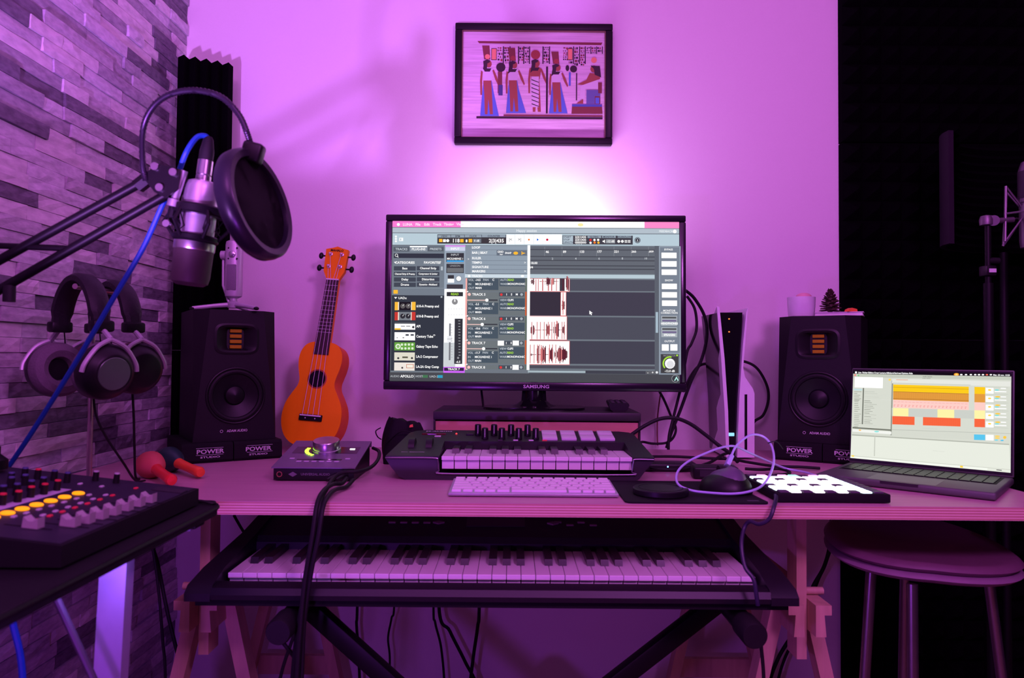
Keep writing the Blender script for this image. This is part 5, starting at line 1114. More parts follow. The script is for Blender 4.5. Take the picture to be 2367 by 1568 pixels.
headphones('headphones with plain black ear cups hanging behind the grey padded pair', (SX, SY + 0.064, hz + 0.0105), R(-32), 0.142, 0.94, BAND, mat('brown_velour', (0.16, 0.09, 0.11), 0.95, scale=300, bump=0.3, spec=0.1), None, False)
cable('headphone_cable', 'thin black cable hanging from the disc decorated headphones to the desk', [(216, 915, 1.13), (222, 960, 1.135), (245, 1010, 1.16), (285, 1070, 1.20), (312, 1110, 1.26), (335, 1112, 1.29)], 0.0019, RUB)
cable('headphone_cable', 'thin black cable hanging straight down from the plain black headphones', [(306, 905, 1.225), (309, 960, 1.235), (311, 1040, 1.255), (313, 1100, 1.27), (322, 1108, 1.30)], 0.0021, RUB)

# ================================================================ maracas
def maraca(label, p0, p1, m_head, m_han, rz_):
    a, b_ = Vector(p0), Vector(p1); d = (b_ - a).normalized(); L_ = (b_ - a).length
    t = thing('maraca', label, 'maraca', a)
    k = L_ / 0.16
    G().lathe([(0, -0.022 * k), (0.012 * k, -0.020 * k), (0.022 * k, -0.010 * k), (0.0255 * k, 0.004 * k), (0.023 * k, 0.02 * k), (0.016 * k, 0.035 * k), (0.0105 * k, 0.047 * k), (0, 0.048 * k)], (0, 0, 0), d, 28).build('rattle_head', m_head, t)
    G().lathe([(0.0105 * k, 0.046 * k), (0.0095 * k, 0.052 * k), (0.0085 * k, 0.09 * k), (0.0095 * k, 0.125 * k), (0.0105 * k, 0.132 * k), (0.008 * k, 0.138 * k), (0, 0.139 * k)], (0, 0, 0), d, 20).build('handle', m_han, t)
p0 = P(345, 1098, 1.33); p0.z = ZD + 0.0245
maraca('red maraca with a red handle lying behind the mixing desk', p0, (p0.x + 0.105, p0.y - 0.118, ZD + 0.010), mat('salmon_paint', (0.60, 0.11, 0.10), 0.55, spec=0.3), REDP, 0)
p1 = P(388, 1092, 1.40); p1.z = ZD + 0.0245
maraca('dark green maraca with an orange red handle lying on the desk', p1, (p1.x + 0.118, p1.y - 0.10, ZD + 0.010), mat('dark_green_paint', (0.012, 0.045, 0.04), 0.35), mat('orange_red_paint', (0.80, 0.10, 0.03), 0.35), 0)

# ================================================================ mixing desk on its stand
def mixer():
    X0, YA, YB = -0.440, 0.705, 1.012      # front edge, near end, far end
    ZT = 0.7545
    st = thing('mixer_stand', 'black tray stand with a pale flat leg under the mixing desk', 'stand', (-0.62, 0.80, 0))
    o = Vector(st.location); g = G(); xr, xl, ya, yb, rr = -0.413, -0.80, 0.42, 1.04, 0.035
    g.prism([(x0 + rr * math.cos(R(a)) - o.x, y0 + rr * math.sin(R(a)) - o.y) for x0, y0, s in ((xr - rr, ya + rr, 270), (xr - rr, yb - rr, 0), (xl + rr, yb - rr, 90), (xl + rr, ya + rr, 180)) for a in range(s, s + 91, 15)], ZT - 0.012, ZT, 'z'); g.build('tray', BLKM, st)
    ring = [Vector((x0 + rr * math.cos(R(a)) - o.x, y0 + rr * math.sin(R(a)) - o.y, ZT - 0.002)) for x0, y0, s in ((xr - rr, ya + rr, 270), (xr - rr, yb - rr, 0), (xl + rr, yb - rr, 90), (xl + rr, ya + rr, 180)) for a in range(s, s + 91, 15)]
    G().tube(ring + [ring[0]], 0.0032, 6).build('tray_rim', BLKMET, st)
    LG = mat('white_powder_coat', (0.26, 0.24, 0.32), 0.35)
    a, b_ = P(274, 1268, 0.86) - o, P(236, 1640, 0.86) - o; ln = (b_ - a); g = G()
    g.prism([(a.x - 0.0165, a.z), (a.x + 0.0155, a.z), (b_.x + 0.0155 - 0.01, -0.0), (b_.x - 0.0165 - 0.01, -0.0)], a.y - 0.009, a.y + 0.009, 'y'); g.build('flat_leg', LG, st, 0)
    g = G(); g.bb(-0.775 - o.x, -0.743 - o.x, a.y - 0.009, a.y + 0.009, 0, ZT - 0.012); g.build('flat_leg', LG, st, 0)
    g = G(); g.cyl(P(110, 1340, 0.80) - o, P(232, 1605, 0.80) - o, 0.0042, n=10); g.build('brace_rod', mat('dull_rod', (0.05, 0.04, 0.05), 0.5, 0.3), st)
    g = G(); p = P(430, 1213, 1.0) - o; g.rbox((p.x, p.y, p.z), (0.026, 0.03, 0.013), 0.002); g.build('bracket', LG, st)
    g = G(); p = P(455, 1206, 1.0) - o; g.rbox((p.x, p.y, p.z + 0.002), (0.010, 0.03, 0.019), 0.002); g.build('bracket_clip', BLK, st)
    lb = mat('violet_diode', (0.45, 0.15, 1.0), 0.4, emit=2.0)
    p = Vector((-0.446, 0.800, ZT - 0.0165)) - o; G().rbox(tuple(p), (0.03, 0.03, 0.008), 0.002).build('led_puck', lb, st)
    la_ = lamp('led_puck_glow', 'POINT', tuple(p + Vector((0, 0, -0.012))), (0.36, 0.16, 1.0), 0.55, 0.012); la_.parent = st
    t = thing('mixing_desk', 'dark compact mixing desk with orange lit buttons and pale faders', 'mixer', (X0, YA, ZT)); Ln = YB - YA; W = 0.335
    sl = 0.105; top = lambda x: 0.0245 + sl * (-x)     # x from 0 (front) to -W (back)
    PN = mat('mixer_panel', (0.018, 0.016, 0.030), 0.45, spec=0.3)
    g = G(); g.prism([(0, 0.003), (0, top(0)), (-W, top(-W)), (-W, 0.003)], 0, Ln, 'y'); g.build('chassis', BLKM, t)
    g = G(); z = 0.0006; g.add([(-0.004, 0.004, top(-0.004) + z), (-0.004, Ln - 0.004, top(-0.004) + z), (-W, Ln - 0.004, top(-W) + z), (-W, 0.004, top(-W) + z)], [(0, 1, 2, 3)]); g.build('front_panel', PN, t, 0)
    Y = lambda px, py, zz=0.0: None
    def onp(px, py):        # where the view through a pixel meets the sloping panel
        d = P(px, py, 1.0) - EYE
        A0 = Vector((X0, YA, ZT + top(0))); nn = Vector((sl, 0, 1)); s = (A0 - EYE).dot(nn) / d.dot(nn); p = EYE + d * s; return Vector((p.x - X0, p.y - YA, p.z - ZT))
    tilt = Matrix.Rotation(math.atan(sl), 4, 'Y')
    ob = mat('orange_lit_button', (1.0, 0.33, 0.0), 0.4, emit=1.25, var=0.03)
    g = G(); g.lathe([(0.0070, 0), (0.0070, 0.002), (0.0058, 0.0028), (0, 0.003)], n=24); om = g.mesh('lit_button'); om.materials.append(ob)
    for k in range(8): link('lit_button', om, t, onp(181 - 31.5 * k - 0.25 * k * k, 1143 + 8.6 * k + 0.12 * k * k)).rotation_euler = (0, math.atan(sl), 0)
    a, b_ = onp(155, 1133), onp(-60, 1195); g = G(); off = Vector((0.006, 0, -0.0006)); g.add([a + off, b_ + off, b_ - off * 1.3, a - off * 1.3], [(0, 1, 2, 3)]); [None]; st_ = g.build('scribble_strip', mat('lavender_strip', (0.45, 0.42, 0.50), 0.6), t, 0); st_.location.z = 0.0012
    def knob(px, py, capm, h=0.013, r_=0.0042):
        p = onp(px, py); kn = G().lathe([(r_, 0), (r_ * 0.9, h), (0, h)], p, (sl, 0, 1), 14).build('knob', BLK, t); q = p + Vector((sl * h, 0, h))
        G().lathe([(r_ * 0.88, 0), (r_ * 0.8, 0.0016), (0, 0.0016)], q, (sl, 0, 1), 12).build('knob_cap', capm, kn)
    RC, BC, WC = mat('red_cap', (0.65, 0.02, 0.05), 0.45), mat('blue_cap', (0.06, 0.07, 0.20), 0.45), PALE
    for px, py, c in ((4, 1170, RC), (40, 1163, RC), (70, 1152, RC), (101, 1145, RC), (131, 1136, RC), (5, 1150, BC), (37, 1145, BC), (70, 1137, BC), (98, 1129, BC), (24, 1129, BC), (56, 1123, BC), (86, 1109, RC), (124, 1112, BC), (154, 1117, BC), (56, 1106, BC), (24, 1118, BC), (220, 1113, WC), (268, 1118, WC)): knob(px, py, c)
    fm = G(); fm.prism([(-0.0062, 0), (0.0062, 0), (0.0056, 0.0095), (0.0018, 0.0062), (-0.0018, 0.0062), (-0.0056, 0.0095)], -0.0052, 0.0052, 'y'); fmm = fm.mesh('fader_cap'); fmm.materials.append(mat('pale_fader', (0.34, 0.31, 0.32), 0.55))
    for px, py in ((76, 1222), (162, 1218), (196, 1210), (228, 1200), (258, 1191), (287, 1181), (315, 1171), (342, 1162)):
        p = onp(px, py); lk = link('fader_cap', fmm, t, p + Vector((0, 0, 0.0012))); lk.rotation_euler = (0, math.atan(sl), 0); lk.scale = (1.35, 1.1, 1.2)
        g = G(); g.bb(p.x - 0.03, p.x + 0.02, p.y - 0.0008, p.y + 0.0008, 0, 0.0004); ss = g.build('fader_slot', BLKM, t, 0); ss.data.transform(at(-p.x, -p.y, 0)); ss.location = p + Vector((0, 0, 0.0008)); ss.rotation_euler = (0, math.atan(sl), 0)
    sm_ = G().rbox((0, 0, 0.001), (0.005, 0.0065, 0.003), 0.001, 1).mesh('button'); rm_ = sm_.copy(); sm_.materials.append(PALE); rm_.materials.append(RC)
    for k in range(7):
        link('button', sm_, t, onp(206 - 29 * k, 1147 + 8.4 * k)); link('button', rm_, t, onp(260 - 29 * k, 1148 + 9.5 * k)); link('button', sm_, t, onp(244 - 29 * k, 1147 + 9.4 * k))
    for px, py in ((185, 1121), (235, 1127)): link('button', sm_, t, onp(px, py))
    link('button', rm_, t, onp(314, 1131))
    g = G(); p = onp(392, 1136); g.bb(-0.02, 0.02, -0.01, 0.01, 0, 0.002); k_ = g.build('logo_plate', GREYP, t, 0); k_.location = p; k_.rotation_euler = (0, math.atan(sl), 0)
    lp = thing('cable_loop_holder', 'thin black looped cord lying on the tray beyond the mixing desk', 'cord', (-0.433, 1.02, ZT + 0.003))
    G().tube(spline([(-0.05, 0.0, 0.0), (-0.02, 0.008, 0.0), (0.008, 0.006, 0), (0.010, -0.004, 0), (-0.01, -0.002, 0.003), (-0.04, -0.006, 0)], 8), 0.0022, 6).build('cord_loop', RUB, lp)
mixer()

# ================================================================ full size keyboard under the desk
def big_keyboard():
    t = thing('electric_keyboard', 'large black electric keyboard on an X stand beneath the desk', 'keyboard', (-0.028, 1.098, 0.5815)); hw = 0.469
    SH = mat('keyboard_shell', (0.010, 0.009, 0.014), 0.42, spec=0.35)
    g = G(); g.bb(-hw + .012, hw - .012, 0.012, 0.34, 0, 0.014); g.bb(-hw + .05, hw - .05, 0.04, 0.2, 0.014, 0.018); g.build('base_tray', BLKM, t, 0)
    x0 = -0.4245; x1 = x0 + 36 * 0.02350
    g = G(); g.prism([(0.002, 0.012), (0.0, 0.020), (0.006, 0.029), (0.030, 0.0325), (0.044, 0.028), (0.044, 0.012)], x0 - 0.006, x1 + 0.006, 'x'); g.build('front_rail', SH, t)
    for s in (-1, 1):
        a, b_ = (-hw, x0 - 0.005) if s < 0 else (x1 + 0.005, hw); g = G()
        pr = [(0.0, 0.010), (0.0, 0.022), (0.010, 0.032), (0.055, 0.046), (0.20, 0.066), (0.345, 0.092), (0.348, 0.010)]
        n = len(pr); pin = [(-1 if s < 0 else 1)]
        vs = []
        for y, z in pr:
            ins = 0.0 if z < 0.03 else min(0.014, (z - 0.03) * 0.35)
            vs += [((a + ins) if s < 0 else a, y, z), (b_ if s < 0 else b_ - ins, y, z)]
        g.add(vs, [(2 * k, 2 * ((k + 1) % n), 2 * ((k + 1) % n) + 1, 2 * k + 1) for k in range(n)] + [tuple(range(0, 2 * n, 2)), tuple(range(2 * n - 1, 0, -2))]); g.build('end_block', SH, t, 30)
    g = G(); g.prism([(0.198, 0.014), (0.198, 0.050), (0.206, 0.060), (0.345, 0.088), (0.345, 0.014)], x0 - 0.006, x1 + 0.006, 'x'); g.build('control_panel', SH, t)
    octave_keys(t, 36, x0, 0.0235, 0.055, 0.200, 0.0375, 0.018, 0, 0.093, lip=0.0085, bh=0.010)
    pan = lambda y: 0.060 + (y - 0.206) * 0.2014; tl = Matrix.Rotation(math.atan(0.2014), 4, 'X')
    bm_ = G().rbox((0, 0, 0), (0.014, 0.006, 0.003), 0.001, 1).mesh('button'); bm_.materials.append(mat('dim_button', (0.20, 0.12, 0.13), 0.5))
    for k in range(4): link('button', bm_, t, (-0.196 + k * 0.022, 0.262, pan(0.262) + 0.001), (math.atan(0.2014), 0, 0))
    for k in range(4): link('button', bm_, t, (0.118 + k * 0.022, 0.268 - (k % 2) * 0.012, pan(0.268 - (k % 2) * 0.012) + 0.001), (math.atan(0.2014), 0, 0))
    for x in (-0.108, 0.108): G().prism([(-0.011, 0), (0, 0.006), (0.011, 0), (0, -0.006)], 0, 0.003, 'z').build('cursor_button', MATS['dim_button'], t, 0).matrix_basis = at(x, 0.262, pan(0.262)) @ tl
    g = G(); g.bb(-0.055, 0.055, -0.022, 0.022, 0, 0.001); g.build('display_window', mat('lcd_glass', (0.03, 0.02, 0.03), 0.3), t, 0).matrix_basis = at(0.0, 0.270, pan(0.270) + 0.0002) @ tl
big_keyboard()
def xstand():
    t = thing('keyboard_stand', 'black metal X shaped stand carrying the large keyboard', 'keyboard stand', (-0.01, 1.25, 0)); o = Vector(t.location)
    ends = {}
    for s, px, py in ((-1, 641, 1454), (1, 1747, 1441)):
        p = P(px, py, 1.055); r_ = 0.0195; z = 0.5805 - r_; q = Vector((p.x, 1.06, z)) - o
        g = G(); g.cyl(q, q + Vector((0, 0.32, 0)), r_ * 0.86, n=20); sup = g.build('support_tube', BLKMET, t); ends[s] = q
        for y0, y1 in ((-0.003, 0.045), (0.285, 0.323)): G().lathe([(0, 0), (r_ * 0.9, 0.0), (r_, 0.004), (r_, y1 - y0)], q + Vector((0, y0, 0)), (0, 1, 0), 24).build('rubber_cap', RUB, sup)
    for s in (-1, 1):
        a = ends[s] + Vector((s * -0.002, 0.15 + (0.018 if s > 0 else -0.018), -0.004)); b_ = Vector((-a.x * 0.9, a.y, 0.012)); d = (b_ - a); ang = math.atan2(d.z, d.x); L_ = d.length
        g = G(); g.rbox((L_ / 2, 0, 0), (L_, 0.026, 0.030), 0.004, 2, at(*a) @ Matrix.Rotation(-ang, 4, 'Y')); lg = g.build('cross_leg', BLKMET, t)
        G().tube([b_ + Vector((0, -0.18, 0.0)), b_ + Vector((0, 0.18, 0.0))], 0.012, 14).build('foot_bar', BLKMET, t)
    g = G(); m = Vector((0, 0.15, 0.286)); g.cyl(m + Vector((0, -0.05, 0)), m + Vector((0, 0.05, 0)), 0.035, n=28); g.build('pivot_disc', BLKMET, t)
xstand()

# ================================================================ trestles
def trestle(label, xc, sgn):
    t = thing('trestle', label, 'trestle', (xc, 1.40, 0), 0, 'wooden trestles under the desk')
    yf, yb = 1.235 - 1.40, 1.70 - 1.40; zt = ZD - 0.0207
    G().bb(-0.03, 0.03, yf - 0.03, yb + 0.03, zt - 0.018, zt).build('top_beam', PINE, t, 0)
    for y in (yf, yb):
        G().bb(-0.0085, 0.0085, y, y + 0.042, 0.455, zt - 0.018).build('centre_post', PINE, t, 0)
        for s in (-1, 1):      # splayed legs
            a = Vector((s * 0.026, y + 0.03, 0.545)); b_ = Vector((s * 0.150, y + 0.03, 0)); g = G()
            g.prism([(a.x - 0.012, a.z), (a.x + 0.012, a.z), (b_.x + 0.012, 0), (b_.x - 0.012, 0)], a.y, a.y + 0.032, 'y'); g.build('leg', PINE, t, 0)
        G().bb(-0.09, 0.09, y + 0.064, y + 0.078, 0.19, 0.235).build('leg_brace', PINE, t, 0)
    for s in (-1, 1):          # flanged rails along the depth
        w0, w1 = s * 0.0095, s * 0.024; fl = s * 0.036
        G().prism([(w0, 0.558), (fl, 0.558), (fl, 0.542), (w1, 0.542), (w1 + s * 0.003, 0.506), (w0, 0.506)], yf - 0.035, yb + 0.075, 'y').build('flanged_rail', PINE, t, 0)
    for y in (yf + 0.021, yb + 0.021): G().cyl((-0.045, y, 0.565), (0.045, y, 0.565), 0.0065, n=14).build('dowel', PINE, t)
trestle('pine trestle under the desk by the stone wall', -0.524, -1)
trestle('pine trestle under the desk beside the stool', 0.500, 1)

# ================================================================ stool
def stool():
    xc, yc = 0.716, 1.262; zc = 0.636
    t = thing('bar_stool', 'dark purple toned stool with a moulded seat and metal legs under the desk', 'stool', (xc, yc, 0))
    ST, UN = mat('seat_vinyl', (0.13, 0.06, 0.10), 0.45, bump=0.1, scale=60), mat('seat_under_shell', (0.20, 0.12, 0.18), 0.45)
    def zf(x, y): # saddle: swept up towards the back and the wall side
        return 0.006 * max(0, -x / 0.16) ** 1.5 - 0.010 * max(0, x / 0.16) + 0.034 * max(0, y / 0.15) ** 2 - 0.010 * max(0, -y / 0.15)
    def shell(zlo, zhi, m, nm, rim):
        g = G(); nu, nr = 48, 8; vs = []; fs = []
        def pt(i, j, dz, k=1.0):
            a = 2 * PI * j / nu; r_ = i / nr * k; cx_, sy = math.cos(a), math.sin(a)
            x = 0.152 * r_ * math.copysign(abs(cx_) ** 0.85, cx_) ; y = 0.132 * r_ * math.copysign(abs(sy) ** 0.85, sy) * (1 - 0.9 * x) ; z_ = zc + zf(x, y) + dz; return (x * 0.94 + y * 0.34, y * 0.94 - x * 0.34, z_)
        layers = [(zhi, 0.94), (zhi - rim * 0.35, 0.985), ((zhi + zlo) / 2, 1.0), (zlo + rim * 0.35, 0.985), (zlo, 0.94)]
        top = [[len(vs) + j for j in range(nu)] for _ in (0,)]
        rings = []
        for i in range(1, nr): rings.append([pt(i, j, zhi - 0.010 * (1 - (i / nr) ** 2) * (1 if nm == 'seat_pad' else 0), 0.94) for j in range(nu)])
        for dz, k in layers: rings.append([pt(nr, j, dz, k) for j in range(nu)])
        for i in range(nr - 1, 0, -1): rings.append([pt(i, j, zlo - (0.012 * (1 - i / nr) if nm != 'seat_pad' else 0), 0.94) for j in range(nu)])
        for rg in rings: vs += rg
        n = len(rings)
        fs = [(i * nu + j, i * nu + (j + 1) % nu, (i + 1) * nu + (j + 1) % nu, (i + 1) * nu + j) for i in range(n - 1) for j in range(nu)] + [tuple(range(nu)), tuple(range((n - 1) * nu, n * nu))]
        return g.add(vs, fs).build(nm, m, t, 50)
    shell(0.001, 0.016, ST, 'seat_pad', 0.015); shell(-0.014, 0.0, UN, 'seat_shell', 0.014)
    LG = mat('steel_leg', (0.28, 0.26, 0.28), 0.28, 0.95)
    for ax_, ay_, bx_, by_ in ((-0.100, -0.035, -0.150, -0.052), (-0.070, -0.105, -0.095, -0.15), (0.108, -0.02, 0.175, -0.03), (0.035, 0.105, 0.05, 0.16)):
        a = (ax_, ay_, zc - 0.022 + zf(ax_, ay_)); b_ = (bx_, by_, 0.006)
        lg = G().cyl(a, b_, 0.0085, n=16).build('leg', LG, t); G().cyl((b_[0], b_[1], 0), (b_[0], b_[1], 0.012), 0.0105, n=14).build('rubber_foot', RUB, lg)
    ring_tube((0, 0, 0), 0.118, 0.006, 40, 8).build('foot_ring', LG, t).matrix_basis = at(0.01, 0.0, 0.22) @ Matrix.Rotation(R(90), 4, 'X')
stool()

# ================================================================ vocal microphone in the dark corner
def booth():
    p = P(2283, 512, 1.50); t = thing('microphone_stand', 'slim dark microphone stand in front of the black foam', 'microphone stand', (p.x, p.y, 0))
    G().cyl((0, 0, 0.02), (0, 0, P(2283, 655, 1.50).z), 0.0095, n=14).build('lower_tube', BLKMET, t); G().cyl((0, 0, P(2283, 655, 1.5).z), (0, 0, p.z - 0.002), 0.006, n=12).build('upper_tube', BLKMET, t)
    G().lathe([(0.11, 0), (0.11, 0.008), (0.10, 0.014), (0.02, 0.02), (0, 0.02)], n=40).build('base', BLKMET, t)
    z = P(2278, 627, 1.5).z; G().rbox((-0.001, 0, z), (0.024, 0.024, 0.022), 0.003).build('clutch', BLK, t); G().bb(-0.006, 0.009, -0.0126, -0.0118, z - 0.004, z + 0.004).build('clutch_label', LET, t, 0)
    G().cyl((0.0, 0, z + 0.022), (0.022, 0, z + 0.022), 0.007, n=12).build('clutch_knob', RUB, t)
    m = P(2387, 492, 1.50); t2 = thing('vocal_microphone', 'large silver microphone in a wire shock mount at the edge of the view', 'microphone', (m.x, m.y, m.z)); o = m
    DS = mat('dull_steel', (0.16, 0.14, 0.16), 0.45, 0.7)
    G().lathe([(0.0, -0.075), (0.022, -0.074), (0.024, -0.06), (0.024, 0.02), (0.0255, 0.022), (0.0255, 0.09), (0.02, 0.108), (0, 0.112)], n=28).build('body', DS, t2)
    G().lathe([(0.0262, 0.03), (0.0262, 0.088)], n=28, caps=False).build('grille', mat('dark_mesh', (0.05, 0.045, 0.05), 0.5, 0.6, scale=900, bump=0.5), t2)
    tp = [Vector((0.056 * math.cos(R(a)), 0.056 * math.sin(R(a)), 0.056)) for a in (180, 252, 324, 36, 108)]; bt_ = [Vector((0.062 * math.cos(R(a + 4)), 0.062 * math.sin(R(a + 4)), -0.062)) for a in (180, 252, 324, 36, 108)]
    g = G()
    for k in range(5): g.tube([tp[k], bt_[k]], 0.0028, 8); g.tube([tp[k], tp[k] * 0.35 + Vector((0, 0, -0.012))], 0.002, 6); g.tube([bt_[k], bt_[k] * 0.35 + Vector((0, 0, 0.012))], 0.002, 6); g.tube([(tp[k] + bt_[k]) / 2, (tp[(k + 1) % 5] + bt_[(k + 1) % 5]) / 2], 0.0022, 6)
    g.build('shock_mount_cage', DS, t2)
    g = G(); a = P(2278, 512, 1.5) - o; b_ = P(2342, 508, 1.5) - o; g.cyl(a, b_, 0.006, n=12); g.build('swivel_arm', DS, t2)
    g = G(); g.cyl(P(2297, 510, 1.488) - o, P(2297, 510, 1.512) - o, 0.011, n=20); g.build('swivel_knob', DS, t2)
    g = G(); g.lathe([(0, 0.014), (0.011, 0.011), (0.0135, 0.003), (0.0125, -0.008), (0, -0.009)], P(2280, 512, 1.5) - o, n=18); g.build('swivel_head', DS, t2)
    # curved reflection screen
    rf = thing('reflection_filter', 'curved dark acoustic shield standing behind the vocal microphone', 'acoustic shield', P(2400, 440, 1.62)); o = Vector(rf.location)
    g = G(); K = 20; Rf = 0.20
    H0, H1 = P(2205, 565, 1.62).z - o.z, P(2205, 305, 1.62).z - o.z; vs = []
    for i in range(K + 1):
        a = R(185 - 190 * i / K)
        for rr_ in (Rf, Rf + 0.012):
            for z in (H0, H1): vs.append((rr_ * math.cos(a), 0.06 * 0 + (rr_ * math.sin(a)) * 0.62, z))
    fs = []
    for i in range(K):
        b0 = i * 4; n0 = b0 + 4
        fs += [(b0, n0, n0 + 1, b0 + 1), (b0 + 2, b0 + 3, n0 + 3, n0 + 2), (b0 + 1, n0 + 1, n0 + 3, b0 + 3), (b0, b0 + 2, n0 + 2, n0)]
    fs += [(0, 1, 3, 2), (K * 4, K * 4 + 2, K * 4 + 3, K * 4 + 1)]
    g.add(vs, fs); g.build('shield_panel', mat('shield_metal', (0.014, 0.010, 0.016), 0.6, spec=0.2), rf, 30)
    g = G(); vs = []; fs = []; Mz = 13
    for i in range(K + 1):
        a = R(181 - 182 * i / K)
        for k in range(2 * Mz + 1):
            rr_ = Rf - (0.004 if k % 2 == 0 else 0.022); vs.append((rr_ * math.cos(a), rr_ * math.sin(a) * 0.62, H0 + (H1 - H0) * k / (2 * Mz)))
    n = 2 * Mz + 1
    for i in range(K):
        for k in range(n - 1): fs.append((i * n + k, i * n + k + 1, (i + 1) * n + k + 1, (i + 1) * n + k))
    g.add(vs, fs); g.build('foam_lining', FOAM, rf, 0)
    g = G(); g.cyl((0, 0.118, -o.z + 0.012), (0, 0.118, H0), 0.0098, n=12); g.lathe([(0.05, -o.z), (0.05, -o.z + 0.01), (0, -o.z + 0.02)], (0, 0.118, 0), n=30); g.build('support_post', BLKMET, rf)
booth()

# ================================================================ cables
LAV = mat('pad_lit_white_cable', (0.45, 0.48, 0.78), 0.35)  # pale cable, with the bluish light of the pads put into its colour
t = thing('charging_cable', 'pale looping cable rising from the computer mouse in a wide circle', 'cable', P(1690, 1070, 1.30))
o = Vector(t.location); w3 = [P(*p) - o for p in ((1690, 1056, 1.30), (1700, 1034, 1.31), (1718, 1016, 1.32), (1740, 1005, 1.33), (1765, 1010, 1.33), (1783, 1030, 1.315), (1789, 1062, 1.28), (1781, 1095, 1.24), (1763, 1122, 1.205), (1735, 1136, 1.178), (1695, 1142, 1.17), (1645, 1140, 1.172), (1597, 1134, 1.182), (1567, 1119, 1.205), (1566, 1092, 1.245), (1590, 1068, 1.28), (1632, 1048, 1.30), (1668, 1035, 1.315), (1698, 1032, 1.33), (1730, 1046, 1.35), (1770, 1064, 1.38), (1815, 1083, 1.41), (1860, 1092, 1.385), (1898, 1104, 1.324))]
G().tube(spline(w3, 8), 0.0021, 8).build('cable_sheath', LAV, t)
g = G(); a, b_ = P(1678, 1082, 1.283) - o, P(1691, 1052, 1.30) - o; d = (a - b_).normalized()
g.rbox((0, 0, 0), (0.013, 0.008, 0.024), 0.002, 2, at(*(b_ + d * 0.014)) @ Vector((0, 0, 1)).rotation_difference(d).to_matrix().to_4x4()); g.build('plug', LAV, t)
g = G(); p = P(1780, 1026, 1.317) - o; g.tube(spline([p + Vector((-0.004, 0, 0.001)), p + Vector((0.012, 0, 0.004)), p + Vector((0.024, 0, -0.010))], 6), 0.001, 5); g.build('cable_tie', RUB, t)
K_ = dict(r=0.003, m=RUB)
cable('instrument_cable', 'black cable from the interface plug draped over the desk edge, nearer the wall', [(801, 1106, 1.262), (790, 1118, 1.235), (770, 1120, 1.20), (748, 1135, 1.135), (733, 1165, 1.098), (722, 1240, 1.082), (705, 1340, 1.075), (695, 1440, 1.07), (686, 1568, 1.07), (680, 1700, 1.07)], 0.0036, RUB)
cable('instrument_cable', 'black cable from the interface plug draped over the desk edge, next to the first', [(816, 1110, 1.258), (800, 1126, 1.22), (776, 1132, 1.18), (758, 1148, 1.128), (746, 1176, 1.097), (736, 1240, 1.085), (718, 1330, 1.08), (703, 1440, 1.08), (697, 1568, 1.08), (690, 1700, 1.08)], 0.0036, RUB)
cable('instrument_cable', 'black cable curling around the side of the audio interface to its front', [(862, 1036, 1.44), (876, 1044, 1.42), (874, 1062, 1.38), (858, 1080, 1.33), (830, 1090, 1.285), (795, 1092, 1.27), (772, 1104, 1.25), (757, 1128, 1.19), (745, 1150, 1.128), (738, 1172, 1.100), (727, 1240, 1.092), (712, 1340, 1.09), (690, 1440, 1.09), (676, 1568, 1.09), (668, 1700, 1.09)], 0.0034, RUB)
bk = 'cables on and behind the desk'
cable('monitor_cable', 'black cable looping out behind the monitor side and down to the desk', [(1585, 672, 1.70), (1605, 690, 1.72), (1628, 730, 1.735), (1634, 775, 1.735), (1622, 830, 1.73), (1598, 880, 1.72), (1572, 950, 1.71), (1552, 1000, 1.70), (1541, 1036, 1.69)], 0.0038, RUB, group=bk)
cable('monitor_cable', 'second black cable bowing close behind the monitor side', [(1588, 685, 1.71), (1606, 715, 1.715), (1610, 760, 1.715), (1598, 795, 1.71), (1588, 815, 1.70), (1575, 890, 1.695), (1558, 960, 1.69), (1547, 1005, 1.68), (1545, 1040, 1.675)], 0.0034, RUB, group=bk)
cable('monitor_cable', 'black cable dropping from the monitor underside plug and looping at the wall', [(1524, 905, 1.665), (1535, 925, 1.69), (1550, 960, 1.71), (1562, 990, 1.71), (1556, 1012, 1.70), (1540, 1024, 1.69), (1510, 1026, 1.69), (1485, 1022, 1.68), (1478, 1028, 1.62)], 0.0030, RUB, group=bk)
cable('power_cable', 'thick black cable arching over the desk behind the small keyboard', [(1460, 1005, 1.53), (1490, 985, 1.53), (1525, 969, 1.53), (1560, 967, 1.53), (1595, 980, 1.53), (1630, 1005, 1.525), (1664, 1032, 1.515), (1690, 1050, 1.50), (1705, 1068, 1.475)], 0.0040, RUB, group=bk)
cable('console_cable', 'black cable looping out behind the game console and back', [(1580, 905, 1.76), (1598, 868, 1.81), (1618, 845, 1.825), (1645, 840, 1.825), (1680, 834, 1.825), (1720, 836, 1.825), (1750, 852, 1.82), (1772, 890, 1.815), (1776, 925, 1.815), (1764, 960, 1.815), (1742, 977, 1.82), (1735, 1010, 1.82)], 0.0036, RUB, group=bk)
cable('desk_cable', 'black cable lying across the desk in front of the game console', [(1500, 1056, 1.60), (1560, 1056, 1.585), (1640, 1060, 1.56), (1690, 1062, 1.55), (1730, 1069, 1.52), (1790, 1078, 1.485), (1850, 1080, 1.478), (1895, 1083, 1.475)], 0.0030, RUB, group=bk)
cable('desk_cable', 'black cable crossing from the power adapter towards the loudspeaker pad', [(1600, 1082, 1.44), (1640, 1070, 1.49), (1670, 1052, 1.535), (1690, 1046, 1.555)], 0.0032, RUB, group=bk)
cable('desk_cable', 'black cable lying in a flat curve between mouse and loudspeaker', [(1715, 1100, 1.355), (1760, 1100, 1.358), (1800, 1099, 1.362), (1826, 1093, 1.385), (1800, 1084, 1.43), (1760, 1086, 1.425), (1722, 1084, 1.43)], 0.0030, RUB, group=bk)
